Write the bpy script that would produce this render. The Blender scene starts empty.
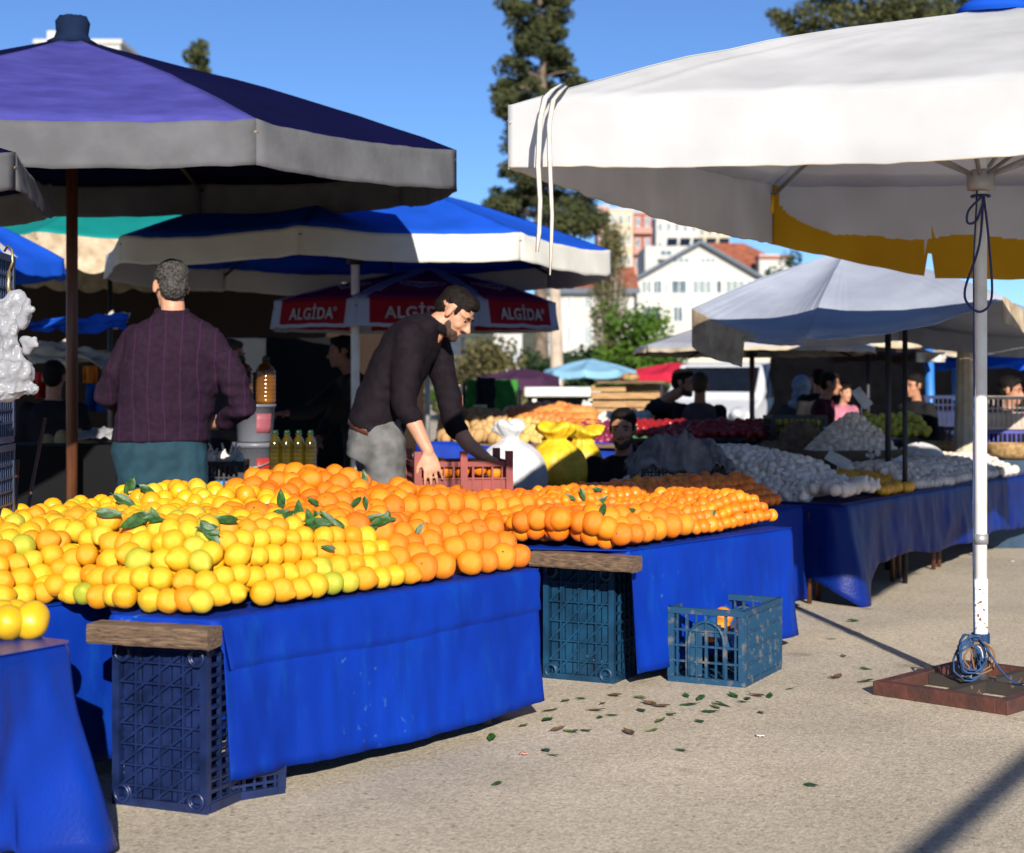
import bpy, bmesh, math, random
from mathutils import Vector, Matrix, Quaternion, noise
R=random.Random(7)
PI=math.pi
V=Vector
sc=bpy.context.scene
COL=sc.collection
F=1650.0; CX=512.0; HY=375.0; CH=1.25
def P(px,py,d): return V(((px-CX)/F*d, d, CH-(py-HY)/F*d))
def G(px,py):
    d=F*CH/(py-HY); return V(((px-CX)/F*d,d,0))
def PZ(px,py,z):
    d=F*(CH-z)/(py-HY); return V(((px-CX)/F*d,d,z))
def smooth(t):
    t=max(0.,min(1.,t)); return t*t*(3-2*t)
def nz(x,y,z=0.): return noise.noise(V((x,y,z)))
# ---------------------------------------------------------------- materials
def mat(name,col,rough=.6,var=.15,scale=8.,bump=0.,bscale=60.,col2=None,spec=.5,metal=0.,trans=0.,rnd=0.,stretch=(1,1,1),emit=None,sheen=0.,transm=0.,lo=.35,hi=.7):
    """principled material whose colour wanders between col and col2 by object-space noise"""
    m=bpy.data.materials.new(name); m.use_nodes=True
    nt=m.node_tree; n=nt.nodes; L=nt.links
    b=n['Principled BSDF']; out=n['Material Output']
    b.inputs['Roughness'].default_value=rough
    b.inputs['Specular IOR Level'].default_value=spec
    b.inputs['Metallic'].default_value=metal
    if transm: b.inputs['Transmission Weight'].default_value=transm
    if sheen: b.inputs['Sheen Weight'].default_value=sheen
    tc=n.new('ShaderNodeTexCoord'); mp=n.new('ShaderNodeMapping'); mp.inputs['Scale'].default_value=stretch
    L.new(tc.outputs['Object'],mp.inputs['Vector'])
    ns=n.new('ShaderNodeTexNoise'); ns.inputs['Scale'].default_value=scale; ns.inputs['Detail'].default_value=6
    L.new(mp.outputs['Vector'],ns.inputs['Vector'])
    rp=n.new('ShaderNodeValToRGB')
    if col2 is None: col2=tuple(c*(1-2*var) for c in col); c1=tuple(min(1,c*(1+var)) for c in col)
    else: c1=col
    rp.color_ramp.elements[0].position=lo; rp.color_ramp.elements[1].position=hi
    rp.color_ramp.elements[0].color=(*col2,1); rp.color_ramp.elements[1].color=(*c1,1)
    L.new(ns.outputs['Fac'],rp.inputs['Fac'])
    src=rp.outputs['Color']
    if rnd:
        oi=n.new('ShaderNodeObjectInfo'); mr=n.new('ShaderNodeMapRange')
        mr.inputs['To Min'].default_value=1-rnd; mr.inputs['To Max'].default_value=1+rnd
        L.new(oi.outputs['Random'],mr.inputs['Value'])
        hs=n.new('ShaderNodeHueSaturation'); L.new(mr.outputs['Result'],hs.inputs['Value']); L.new(src,hs.inputs['Color']); src=hs.outputs['Color']
    L.new(src,b.inputs['Base Color'])
    if bump:
        n2=n.new('ShaderNodeTexNoise'); n2.inputs['Scale'].default_value=bscale; n2.inputs['Detail'].default_value=5
        L.new(mp.outputs['Vector'],n2.inputs['Vector'])
        bp=n.new('ShaderNodeBump'); bp.inputs['Strength'].default_value=bump; bp.inputs['Distance'].default_value=.01
        L.new(n2.outputs['Fac'],bp.inputs['Height']); L.new(bp.outputs['Normal'],b.inputs['Normal'])
    if emit:
        b.inputs['Emission Color'].default_value=(*emit[0],1); b.inputs['Emission Strength'].default_value=emit[1]
    if trans:
        tr=n.new('ShaderNodeBsdfTranslucent'); L.new(src,tr.inputs['Color'])
        mx=n.new('ShaderNodeMixShader'); mx.inputs[0].default_value=trans
        L.new(b.outputs[0],mx.inputs[1]); L.new(tr.outputs[0],mx.inputs[2]); L.new(mx.outputs[0],out.inputs['Surface'])
    return m
def fruit_mat(name,cols,rough=.38,bump=.25,bscale=140.,blotch=None):
    """colour picked per object from a ramp by Object Info random, plus pores and blotches"""
    m=bpy.data.materials.new(name); m.use_nodes=True
    nt=m.node_tree; n=nt.nodes; L=nt.links; b=n['Principled BSDF']
    b.inputs['Roughness'].default_value=rough
    b.inputs['Subsurface Weight'].default_value=0.0
    oi=n.new('ShaderNodeObjectInfo'); rp=n.new('ShaderNodeValToRGB')
    e=rp.color_ramp.elements
    while len(e)<len(cols): e.new(.5)
    for i,(p,c) in enumerate(cols): e[i].position=p; e[i].color=(*c,1)
    geo=n.new('ShaderNodeNewGeometry')
    ad=n.new('ShaderNodeMath'); ad.operation='ADD'; L.new(oi.outputs['Random'],ad.inputs[0])
    isl=n.new('ShaderNodeMath'); isl.operation='MULTIPLY'; L.new(geo.outputs['Random Per Island'],isl.inputs[0]); isl.inputs[1].default_value=7.31
    L.new(isl.outputs[0],ad.inputs[1]); fr=n.new('ShaderNodeMath'); fr.operation='FRACT'; L.new(ad.outputs[0],fr.inputs[0])
    L.new(fr.outputs[0],rp.inputs['Fac'])
    tc=n.new('ShaderNodeTexCoord'); ns=n.new('ShaderNodeTexNoise'); ns.inputs['Scale'].default_value=14; ns.inputs['Detail'].default_value=3
    L.new(tc.outputs['Object'],ns.inputs['Vector'])
    r2=n.new('ShaderNodeValToRGB'); r2.color_ramp.elements[0].position=.3; r2.color_ramp.elements[1].position=.62
    r2.color_ramp.elements[0].color=(*(blotch or (.8,.72,.5)),1); r2.color_ramp.elements[1].color=(1,1,1,1)
    L.new(ns.outputs['Fac'],r2.inputs['Fac'])
    mx=n.new('ShaderNodeMix'); mx.data_type='RGBA'; mx.blend_type='MULTIPLY'; mx.inputs['Factor'].default_value=.6
    L.new(rp.outputs['Color'],mx.inputs['A']); L.new(r2.outputs['Color'],mx.inputs['B'])
    L.new(mx.outputs['Result'],b.inputs['Base Color'])
    n2=n.new('ShaderNodeTexVoronoi'); n2.inputs['Scale'].default_value=bscale; L.new(tc.outputs['Object'],n2.inputs['Vector'])
    bp=n.new('ShaderNodeBump'); bp.inputs['Strength'].default_value=bump; bp.inputs['Distance'].default_value=.002
    L.new(n2.outputs['Distance'],bp.inputs['Height']); L.new(bp.outputs['Normal'],b.inputs['Normal'])
    return m
# ---------------------------------------------------------------- mesh builder
ROOT={}
class MB:
    def __init__(s): s.v=[]; s.f=[]; s.m=[]; s.sm=[]
    def add(s,vs,fs,mi=0,sm=True):
        o=len(s.v); s.v.extend(V(v) for v in vs)
        for f in fs: s.f.append([i+o for i in f]); s.m.append(mi); s.sm.append(sm)
    def box(s,c,size,rot=None,mi=0):
        c=V(c); hx,hy,hz=size[0]/2,size[1]/2,size[2]/2
        vs=[V((x*hx,y*hy,z*hz)) for z in(-1,1) for y in(-1,1) for x in(-1,1)]
        if rot is not None: vs=[rot@v for v in vs]
        s.add([c+v for v in vs],[(0,2,3,1),(4,5,7,6),(0,1,5,4),(2,6,7,3),(0,4,6,2),(1,3,7,5)],mi,False)
    def bar(s,a,b,w,h,mi=0,up=V((0,0,1))):
        a=V(a); b=V(b); x=(b-a); L=x.length; x.normalize()
        if abs(x.dot(up))>.98: up=V((0,1,0))
        y=up.cross(x).normalized(); z=x.cross(y)
        s.box((a+b)/2,(L,w,h),Matrix((x,y,z)).transposed(),mi)
    def tube(s,pts,rads,n=8,mi=0,cap='flat',closed=False,sm=True):
        pts=[V(p) for p in pts]
        if not isinstance(rads,(list,tuple)): rads=[rads]*len(pts)
        rads=list(rads)
        if cap=='round' and not closed:
            d0=(pts[0]-pts[1]).normalized(); d1=(pts[-1]-pts[-2]).normalized(); r0,r1=rads[0],rads[-1]
            pre=[(pts[0]+d0*r0*math.sin(t),r0*math.cos(t)) for t in (1.35,.95,.5)]
            post=[(pts[-1]+d1*r1*math.sin(t),r1*math.cos(t)) for t in (.5,.95,1.35)]
            pts=[p for p,_ in pre]+pts+[p for p,_ in post]; rads=[r for _,r in pre]+rads+[r for _,r in post]
        N=len(pts); rings=[]; ref=None
        for i in range(N):
            a=pts[(i-1)%N] if (i>0 or closed) else pts[0]; b=pts[(i+1)%N] if (i<N-1 or closed) else pts[-1]
            t=(b-a)
            if t.length<1e-9: t=V((0,0,1))
            t.normalize()
            if ref is None:
                ref=V((0,0,1)) if abs(t.z)<.9 else V((1,0,0))
            x=(ref-t*ref.dot(t))
            if x.length<1e-6: x=t.orthogonal()
            x.normalize(); ref=x; y=t.cross(x)
            rings.append([pts[i]+(x*math.cos(k*2*PI/n)+y*math.sin(k*2*PI/n))*rads[i] for k in range(n)])
        s.rings(rings,mi,closed,sm)
    def rings(s,rings,mi=0,closed=False,sm=True,caps=True):
        n=len(rings[0]); N=len(rings); vs=[v for r in rings for v in r]; fs=[]
        for i in range(N if closed else N-1):
            j=(i+1)%N
            for k in range(n):
                k2=(k+1)%n; fs.append((i*n+k,i*n+k2,j*n+k2,j*n+k))
        if not closed and caps:
            fs.append(tuple(reversed(range(n)))); fs.append(tuple((N-1)*n+k for k in range(n)))
        s.add(vs,fs,mi,sm)
    def loft(s,secs,n=20,mi=0):
        """secs: (centre, xvec, yvec) ellipses, closed by caps"""
        s.rings([[V(c)+V(x)*math.cos(k*2*PI/n)+V(y)*math.sin(k*2*PI/n) for k in range(n)] for c,x,y in secs],mi)
    def ell(s,c,r,rot=None,nu=14,nv=9,mi=0):
        c=V(c)
        if not isinstance(r,(tuple,list)): r=(r,r,r)
        vs=[];fs=[]
        for i in range(nv+1):
            th=PI*i/nv
            if i in(0,nv): vs.append(V((0,0,r[2]*math.cos(th)))); continue
            for k in range(nu):
                ph=2*PI*k/nu; vs.append(V((r[0]*math.sin(th)*math.cos(ph),r[1]*math.sin(th)*math.sin(ph),r[2]*math.cos(th))))
        def ix(i,k): return 0 if i==0 else (len(vs)-1 if i==nv else 1+(i-1)*nu+k%nu)
        for i in range(nv):
            for k in range(nu):
                if i==0: fs.append((0,ix(1,k),ix(1,k+1)))
                elif i==nv-1: fs.append((ix(i,k),len(vs)-1,ix(i,k+1)))
                else: fs.append((ix(i,k),ix(i+1,k),ix(i+1,k+1),ix(i,k+1)))
        if rot is not None: vs=[rot@v for v in vs]
        s.add([c+v for v in vs],fs,mi)
    def lathe(s,prof,c=(0,0,0),n=20,mi=0,rot=None,sm=True):
        c=V(c); rr=[]
        for r,z in prof:
            ring=[V((r*math.cos(k*2*PI/n),r*math.sin(k*2*PI/n),z)) for k in range(n)]
            if rot is not None: ring=[rot@v for v in ring]
            rr.append([c+v for v in ring])
        s.rings(rr,mi,False,sm)
    def grid(s,fn,nu,nv,mi=0,mifn=None,sm=True):
        o=len(s.v)
        for j in range(nv+1):
            for i in range(nu+1): s.v.append(V(fn(i/nu,j/nv)))
        for j in range(nv):
            for i in range(nu):
                a=o+j*(nu+1)+i; s.f.append([a,a+1,a+nu+2,a+nu+1]); s.m.append(mifn(( i+.5)/nu,(j+.5)/nv) if mifn else mi); s.sm.append(sm)
    def poly(s,pts,mi=0): s.add(pts,[tuple(range(len(pts)))],mi,False)
    def mesh(s,name,mats,off=V((0,0,0))):
        me=bpy.data.meshes.new(name); me.from_pydata([v-off for v in s.v],[],s.f)
        if not isinstance(mats,(list,tuple)): mats=[mats]
        for m in mats: me.materials.append(m)
        me.polygons.foreach_set('material_index',s.m); me.polygons.foreach_set('use_smooth',s.sm)
        me.update(); return me
    def build(s,name,mats,parent=None,loc=None,bevel=0,solid=0):
        """one linked mesh object; vertices are given in world space and stored relative to the thing's base"""
        if parent is not None: off=ROOT[parent.name]
        else:
            if loc is None:
                xs=[v.x for v in s.v]; ys=[v.y for v in s.v]; loc=V(((min(xs)+max(xs))/2,(min(ys)+max(ys))/2,min(v.z for v in s.v)))
            off=V(loc)
        o=bpy.data.objects.new(name,s.mesh(name,mats,off)); COL.objects.link(o)
        if parent is not None: o.parent=parent
        else: o.location=off
        ROOT[o.name]=off
        if bevel:
            b=o.modifiers.new('bevel','BEVEL'); b.width=bevel; b.segments=2; b.limit_method='ANGLE'
        if solid:
            b=o.modifiers.new('solid','SOLIDIFY'); b.thickness=solid; b.offset=0
        return o
def thing(name,label,cat,loc,group=None):
    o=bpy.data.objects.new(name,None); COL.objects.link(o); o.location=loc; ROOT[o.name]=V(loc); o.empty_display_size=.1
    tag(o,label,cat,group); return o
def tag(o,label,cat,group=None):
    o['label']=label; o['category']=cat
    if group: o['group']=group
    return o
def setting(o,kind='structure'): o['kind']=kind; return o
def copy_tree(o,loc=None,rz=None,parent=None):
    c=o.copy(); COL.objects.link(c)
    if parent is not None: c.parent=parent
    if loc is not None: c.location=loc
    if rz is not None: c.rotation_euler=(0,0,rz)
    for ch in list(o.children): copy_tree(ch,parent=c)
    return c
def remesh(mb,voxel,it=4,wr=None):
    """voxel-union of overlapping closed pieces into one continuous skin"""
    me=mb.mesh('t',[]); o=bpy.data.objects.new('t',me); COL.objects.link(o)
    m=o.modifiers.new('r','REMESH'); m.mode='VOXEL'; m.voxel_size=voxel
    if it:
        m=o.modifiers.new('s','SMOOTH'); m.iterations=it; m.factor=.5
    dg=bpy.context.evaluated_depsgraph_get(); me2=bpy.data.meshes.new_from_object(o.evaluated_get(dg))
    out=MB()
    nrm=[v.normal.copy() for v in me2.vertices]
    out.v=[v.co.copy() for v in me2.vertices]
    if wr: out.v=[v+n*wr(v) for v,n in zip(out.v,nrm)]
    out.f=[list(p.vertices) for p in me2.polygons]; out.m=[0]*len(out.f); out.sm=[True]*len(out.f)
    bpy.data.objects.remove(o); bpy.data.meshes.remove(me); bpy.data.meshes.remove(me2)
    return out
def spline(pts,n=6,closed=False):
    pts=[V(p) for p in pts]; N=len(pts); out=[]
    for i in range(N if closed else N-1):
        p0=pts[(i-1)%N] if (i>0 or closed) else pts[0]; p1=pts[i]; p2=pts[(i+1)%N]; p3=pts[(i+2)%N] if (i+2<N or closed) else pts[-1]
        for k in range(n):
            t=k/n; out.append(.5*((2*p1)+(p2-p0)*t+(2*p0-5*p1+4*p2-p3)*t*t+(3*p1-p0-3*p2+p3)*t*t*t))
    if not closed: out.append(pts[-1])
    return out
def frame(x,z=V((0,0,1))):
    """rotation whose columns are forward x, left y, up z"""
    x=V(x).normalized(); y=V(z).cross(x).normalized(); return Matrix((x,y,x.cross(y))).transposed()
def rz3(a): return Matrix.Rotation(a,3,'Z')
# ---------------------------------------------------------------- camera, sun, sky
cam=bpy.data.cameras.new('camera'); co=bpy.data.objects.new('camera',cam); COL.objects.link(co)
co.location=(0,0,CH); co.rotation_euler=(PI/2,0,0)
cam.sensor_width=36; cam.lens=36*F/1024; cam.shift_y=-(426.5-HY)/1024; cam.clip_end=3000; cam.clip_start=.05
cam.dof.use_dof=True; cam.dof.focus_distance=5.9; cam.dof.aperture_fstop=3.6
sc.camera=co
EL=math.radians(22.5); sdir=V((.14,-.99,0)).normalized()*math.cos(EL)+V((0,0,math.sin(EL)))
sl=bpy.data.lights.new('sun','SUN'); so=bpy.data.objects.new('sun',sl); COL.objects.link(so)
sl.energy=5.0; sl.angle=math.radians(.5); sl.color=(1,.93,.83)
so.rotation_euler=(-sdir).to_track_quat('-Z','Y').to_euler(); so.location=(0,-5,8)
w=bpy.data.worlds.new('World'); sc.world=w; w.use_nodes=True
nt=w.node_tree; bg=nt.nodes['Background']; sky=nt.nodes.new('ShaderNodeTexSky'); sky.sky_type='NISHITA'; sky.sun_disc=False
sky.sun_elevation=EL; sky.sun_rotation=math.atan2(sdir.x,sdir.y); sky.air_density=.55; sky.dust_density=.0; sky.ozone_density=6
nt.links.new(sky.outputs[0],bg.inputs[0]); bg.inputs[1].default_value=.082
sc.view_settings.view_transform='Standard'; sc.view_settings.look='None'; sc.view_settings.gamma=1; sc.view_settings.exposure=.75
sc.render.engine='CYCLES'; sc.cycles.max_bounces=8; sc.cycles.use_denoising=True
# ---------------------------------------------------------------- ground
def ground_mat():
    m=bpy.data.materials.new('worn_asphalt'); m.use_nodes=True; nt=m.node_tree; n=nt.nodes; L=nt.links; b=n['Principled BSDF']
    b.inputs['Roughness'].default_value=.9; b.inputs['Specular IOR Level'].default_value=.25
    tc=n.new('ShaderNodeTexCoord')
    def ns(s,d=4,r=.6):
        x=n.new('ShaderNodeTexNoise'); x.inputs['Scale'].default_value=s; x.inputs['Detail'].default_value=d; x.inputs['Roughness'].default_value=r; L.new(tc.outputs['Object'],x.inputs['Vector']); return x.outputs['Fac']
    def ramp(src,a,b2,c1,c2):
        r=n.new('ShaderNodeValToRGB'); r.color_ramp.elements[0].position=a; r.color_ramp.elements[1].position=b2
        r.color_ramp.elements[0].color=(*c1,1); r.color_ramp.elements[1].color=(*c2,1); L.new(src,r.inputs['Fac']); return r.outputs['Color']
    def mul(a,c,f=1):
        x=n.new('ShaderNodeMix'); x.data_type='RGBA'; x.blend_type='MULTIPLY'; x.inputs['Factor'].default_value=f; L.new(a,x.inputs['A']); L.new(c,x.inputs['B']); return x.outputs['Result']
    base=ramp(ns(1.6,5,.65),.3,.7,(.44,.385,.30),(.55,.485,.385))
    vo=n.new('ShaderNodeTexVoronoi'); vo.inputs['Scale'].default_value=125; L.new(tc.outputs['Object'],vo.inputs['Vector'])
    sp=n.new('ShaderNodeSeparateColor'); L.new(vo.outputs['Color'],sp.inputs['Color'])
    base=mul(base,ramp(sp.outputs[0],.05,.95,(.76,.75,.73),(1.18,1.17,1.15)))
    base=mul(base,ramp(ns(38,4,.7),.32,.62,(.84,.83,.82),(1.05,1.04,1.03)))
    base=mul(base,ramp(ns(4.2,6,.75),.27,.38,(.6,.58,.56),(1,1,1)))
    base=mul(base,ramp(ns(.55,3),.35,.65,(.84,.85,.87),(1.06,1.05,1.03)))
    v2=n.new('ShaderNodeTexVoronoi'); v2.inputs['Scale'].default_value=17; L.new(tc.outputs['Object'],v2.inputs['Vector'])
    base=mul(base,ramp(v2.outputs['Distance'],.10,.17,(.55,.53,.5),(1,1,1)),.75)
    v3=n.new('ShaderNodeTexVoronoi'); v3.inputs['Scale'].default_value=1.1; v3.inputs['Randomness'].default_value=1; mp=n.new('ShaderNodeMapping'); wn=n.new('ShaderNodeTexNoise'); wn.inputs['Scale'].default_value=9; wn.inputs['Detail'].default_value=5; L.new(tc.outputs['Object'],wn.inputs['Vector'])
    va=n.new('ShaderNodeVectorMath'); va.operation='SCALE'; va.inputs['Scale'].default_value=.22; L.new(wn.outputs['Color'],va.inputs[0]); vb=n.new('ShaderNodeVectorMath'); L.new(tc.outputs['Object'],vb.inputs[0]); L.new(va.outputs[0],vb.inputs[1]); L.new(vb.outputs[0],v3.inputs['Vector'])
    base=mul(base,ramp(v3.outputs['Distance'],.05,.11,(.62,.6,.58),(1,1,1)),.8)
    L.new(base,b.inputs['Base Color'])
    bp=n.new('ShaderNodeBump'); bp.inputs['Strength'].default_value=.3; bp.inputs['Distance'].default_value=.006
    ad=n.new('ShaderNodeMath'); ad.operation='ADD'; L.new(ns(130,3,.7),ad.inputs[0]); L.new(vo.outputs['Distance'],ad.inputs[1])
    L.new(ad.outputs[0],bp.inputs['Height']); L.new(bp.outputs['Normal'],b.inputs['Normal'])
    return m
g=MB(); g.poly([(-900,-60,0),(900,-60,0),(900,1600,0),(-900,1600,0)])
setting(g.build('ground',ground_mat(),loc=(0,0,0)))
# ---------------------------------------------------------------- bench frame
CR=V((-.85,4.72)); U=V((.61,.7924)); W=V((-.7924,.61))
def B(a,b,z): 
    q=CR+U*a+W*b; return V((q.x,q.y,z))
M_cloth=mat('blue_tarpaulin',(.001,.028,.30),.5,scale=3.5,col2=(.001,.02,.22),bump=.12,bscale=420,spec=.15)
def dirty_cloth():
    m=mat('blue_market_cloth',(.001,.030,.31),.6,scale=2.6,col2=(.001,.020,.22),bump=.18,bscale=380,spec=.12)
    nt=m.node_tree; n=nt.nodes; L=nt.links; b=n['Principled BSDF']; src=b.inputs['Base Color'].links[0].from_socket
    tc=n.new('ShaderNodeTexCoord'); mp=n.new('ShaderNodeMapping'); mp.inputs['Scale'].default_value=(5,5,1.2); L.new(tc.outputs['Object'],mp.inputs['Vector'])
    ns=n.new('ShaderNodeTexNoise'); ns.inputs['Scale'].default_value=2.4; ns.inputs['Detail'].default_value=8; ns.inputs['Roughness'].default_value=.7; L.new(mp.outputs['Vector'],ns.inputs['Vector'])
    r=n.new('ShaderNodeValToRGB'); r.color_ramp.elements[0].position=.52; r.color_ramp.elements[1].position=.78; r.color_ramp.elements[0].color=(0,0,0,1); r.color_ramp.elements[1].color=(.75,.75,.75,1)
    L.new(ns.outputs['Fac'],r.inputs['Fac'])
    mx=n.new('ShaderNodeMix'); mx.data_type='RGBA'; L.new(r.outputs['Color'],mx.inputs['Factor']); L.new(src,mx.inputs['A']); mx.inputs['B'].default_value=(.002,.055,.27,1)
    n3=n.new('ShaderNodeTexNoise'); n3.inputs['Scale'].default_value=30; n3.inputs['Detail'].default_value=4; L.new(tc.outputs['Object'],n3.inputs['Vector'])
    n4=n.new('ShaderNodeTexNoise'); n4.inputs['Scale'].default_value=2.2; L.new(tc.outputs['Object'],n4.inputs['Vector'])
    mm=n.new('ShaderNodeMath'); mm.operation='MULTIPLY'; L.new(n3.outputs['Fac'],mm.inputs[0]); L.new(n4.outputs['Fac'],mm.inputs[1])
    r2=n.new('ShaderNodeValToRGB'); r2.color_ramp.elements[0].position=.395; r2.color_ramp.elements[1].position=.45; r2.color_ramp.elements[0].color=(0,0,0,1); r2.color_ramp.elements[1].color=(.5,.5,.5,1); L.new(mm.outputs[0],r2.inputs['Fac'])
    m2=n.new('ShaderNodeMix'); m2.data_type='RGBA'; L.new(r2.outputs['Color'],m2.inputs['Factor']); L.new(mx.outputs['Result'],m2.inputs['A']); m2.inputs['B'].default_value=(.05,.16,.26,1)
    L.new(m2.outputs['Result'],b.inputs['Base Color'])
    # wrinkle bump
    return m
M_dcloth=dirty_cloth()
M_gloss=mat('glossy_blue_sheet',(.001,.026,.27),.33,scale=3,col2=(.001,.018,.18),bump=.15,bscale=90,spec=.3)
M_board=mat('weathered_board',(.22,.14,.075),.85,scale=5,col2=(.08,.05,.03),bump=.6,bscale=30,stretch=(3,3,40))
def cloth(name,label,path,ztop,zbot,m,group=None,flare=.05,wr=.012,nu=None,seed=0,closed_top=None,fn=None,zf=None,crease=False):
    """a sheet over a table: flat top polygon plus a hanging skirt along path (xy points, outer side on the right hand)"""
    mb=MB(); pts=[V(p) for p in path]
    seg=[(pts[i+1]-pts[i]).length for i in range(len(pts)-1)]; tot=sum(seg)
    def at(s):
        d=s*tot
        for i,l in enumerate(seg):
            if d<=l or i==len(seg)-1:
                t=(pts[i+1]-pts[i]).normalized(); return pts[i]+t*d,V((t.y,-t.x)),d
            d-=l
    def norm(s):
        e=.04/tot; a=at(max(0,s-e))[0]; b=at(min(1,s+e))[0]; t=(b-a)
        if t.length<1e-6: t=V((1,0))
        t.normalize(); return V((t.y,-t.x))
    n=nu or max(24,int(tot/.02)); prof=sorted([0,.012,.03,.06]+[.06+.94*k/14 for k in range(1,15)]+([.31,.325] if crease else []))
    def f(u,v):
        q,_,_=at(u); nr=norm(u); d=u*tot; k=prof[int(round(v*(len(prof)-1)))]
        zt=ztop+(zf(u) if zf else 0)
        zb=zbot(u) if callable(zbot) else zbot
        z=zt-(zt-zb)*k
        edge=min(1,k/.04)
        off=-.012*(1-edge)+flare*k+wr*k**.6*(nz(d*5.5+seed,k*1.1,seed)+.45*nz(d*15,k*2.2+seed,1.3))+.006*nz(d*23,z*9,seed+3)*min(1,k*6)
        if crease:
            kk=.318+.0*u; off+=.010 if k<kk else 0.; off+=.012*math.exp(-((k-.2)/.12)**2)*nz(d*11,seed,k*2)
            z+=(.03*nz(d*1.6,seed,9.))*max(0,1-abs(k-.318)/.25)
        x=q+nr*off
        if fn: return fn(V((x.x,x.y,z)),u,k)
        return V((x.x,x.y,z))
    mb.grid(f,n,len(prof)-1)
    top=[V((p.x,p.y,ztop)) for p in (closed_top or pts)]
    mb.poly(top)
    o=mb.build(name,m,solid=.003); tag(o,label,'tablecloth',group); return o
# ---------------------------------------------------------------- crates
def crate_parts(M,L=.5,Wd=.33,H=.3,nx=8,ny=5,nzr=5,diag=True,rings=True,solid=0,arch=False):
    """parts of an open plastic crate in world space: base lattice and four side panels"""
    def bb(mb,c,s): mb.box(M@V(c),s,M.to_3x3())
    base=MB(); t=.008
    for sx in(-1,1): bb(base,(sx*(L/2-.012),0,.012),(.024,Wd,.024))
    for sy in(-1,1): bb(base,(0,sy*(Wd/2-.012),.012),(L-.05,.024,.0238))
    ns_=ny*2
    for j in range(ns_): bb(base,(0,-Wd/2+.03+(Wd-.06)*(j+.5)/ns_,.018),(L-.05,(Wd-.06)/ns_-(.007 if j%2 else .002),.004))
    for i in range(1,nx): bb(base,(-L/2+L*i/nx,0,.0085),(.006,Wd-.05,.013))
    for j in range(1,ny): bb(base,(0,-Wd/2+Wd*j/ny,.0082),(L-.05,.006,.0125))
    if diag:
        r=M.to_3x3()
        for i in range(-3,nx):
            x0=-L/2+L*i/nx; dx=L/nx*ny/2; a=V((max(x0,-L/2+.02),-Wd/2+.03,.0075)); b=V((x0+dx*2*.8,Wd/2-.03,.0075))
            if x0<-L/2+.02: a.y=-Wd/2+.03+(a.x-x0)/(b.x-x0)*(Wd-.06)
            if b.x>L/2-.02:
                k=(L/2-.02-a.x)/(b.x-a.x); b=a+(b-a)*k
            if (b-a).length>.04: base.bar(M@a,M@b,.007,.0115,up=r@V((0,0,1)))
    if rings:
        for sx in(-1,1):
            for sy in(-1,1):
                c=V((sx*(L/2-.035),sy*(Wd/2-.035),.012)); 
                base.tube([M@(c+V((math.cos(k*PI/8)*.024,math.sin(k*PI/8)*.024,-.004))) for k in range(16)],.0075,6,closed=True)
                base.tube([M@(c+V((math.cos(k*PI/8)*.024,math.sin(k*PI/8)*.024,-.014))) for k in range(16)],.006,6,closed=True)
    sides=[]
    for ax,sg in ((0,-1),(0,1),(1,-1),(1,1)):
        mb=MB(); ln=L if ax==1 else Wd; off=(Wd if ax==1 else L)/2-.006
        n=nx if ax==1 else ny
        def q(s,z,dx,dz,th=.012,o=0):
            if ax==1: bb(mb,(s,sg*(off-o),z),(dx,th,dz))
            else: bb(mb,(sg*(off-o),s,z),(th,dx,dz))
        q(0,H-.012,ln-.0015,.024,.02); 
        for sgn in(-1,1): q(sgn*(ln/2-.014),(H+.02)/2-.012,.026,H-.046,.0175)
        for i in range(1,n*2):
            q(-ln/2+ln*i/(n*2),(H-.024+.024)/2,.007 if i%2 else .011,H-.05,.011)
        for k in range(1,nzr): q(0,.024+(H-.05)*k/nzr,ln-.05,.008,.013)
        if solid: q(0,.024+(H-.05)*.25*solid,ln-.05,(H-.05)*.5*solid,.003,.003)
        if arch and ax==0:
            pts=[]
            for k in range(17):
                a=PI*k/16; pts.append(M@V((sg*(off+.004),-.075*math.cos(a),H*.55+.085*math.sin(a))))
            mb.tube([M@V((sg*(off+.004),-.075,.03))]+pts+[M@V((sg*(off+.004),.075,.03))],.007,5)
            q(.045,.12,.05,.18,.006,.004); q(0,H*.55+.05,.12,.05,.005,.004)
        sides.append(mb)
    return base,sides
def crate(label,M,m,group=None,cat='crate',name='plastic_crate',**kw):
    base,sides=crate_parts(M,**kw)
    root=thing(name,label,cat,M@V((0,0,0)),group)
    base.build('base',m,root)
    for s in sides: s.build('side_panel',m,root)
    return root
def crate_flat(label,c,ang,size,m,group=None,name='plastic_crate',cat='crate',n=(6,4,4),solid=1,tilt=None):
    M=Matrix.Translation(c)@Matrix.Rotation(ang,4,'Z')
    if tilt: M=M@tilt
    return crate(label,M,m,group,cat,name,L=size[0],Wd=size[1],H=size[2],nx=n[0],ny=n[1],nzr=n[2],diag=False,rings=False,solid=solid)
M_navycrate=mat('navy_crate_plastic',(.008,.018,.075),.38,scale=14,col2=(.003,.008,.034),spec=.45,lo=.3,hi=.65)
M_tealcrate=mat('teal_crate_plastic',(.006,.045,.10),.42,scale=11,col2=(.003,.022,.05),spec=.4)
M_dustcrate=mat('dusty_teal_crate_plastic',(.17,.15,.11),.6,scale=26,col2=(.006,.045,.10),spec=.35,lo=.55,hi=.82)
M_black=mat('black_plastic',(.012,.012,.016),.45)
M_leftcrate=mat('blue_crate_plastic',(.012,.05,.15),.45,scale=10,col2=(.006,.026,.075))
M_red=mat('red_crate_plastic',(.24,.035,.025),.5,scale=9,col2=(.14,.02,.016))
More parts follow.
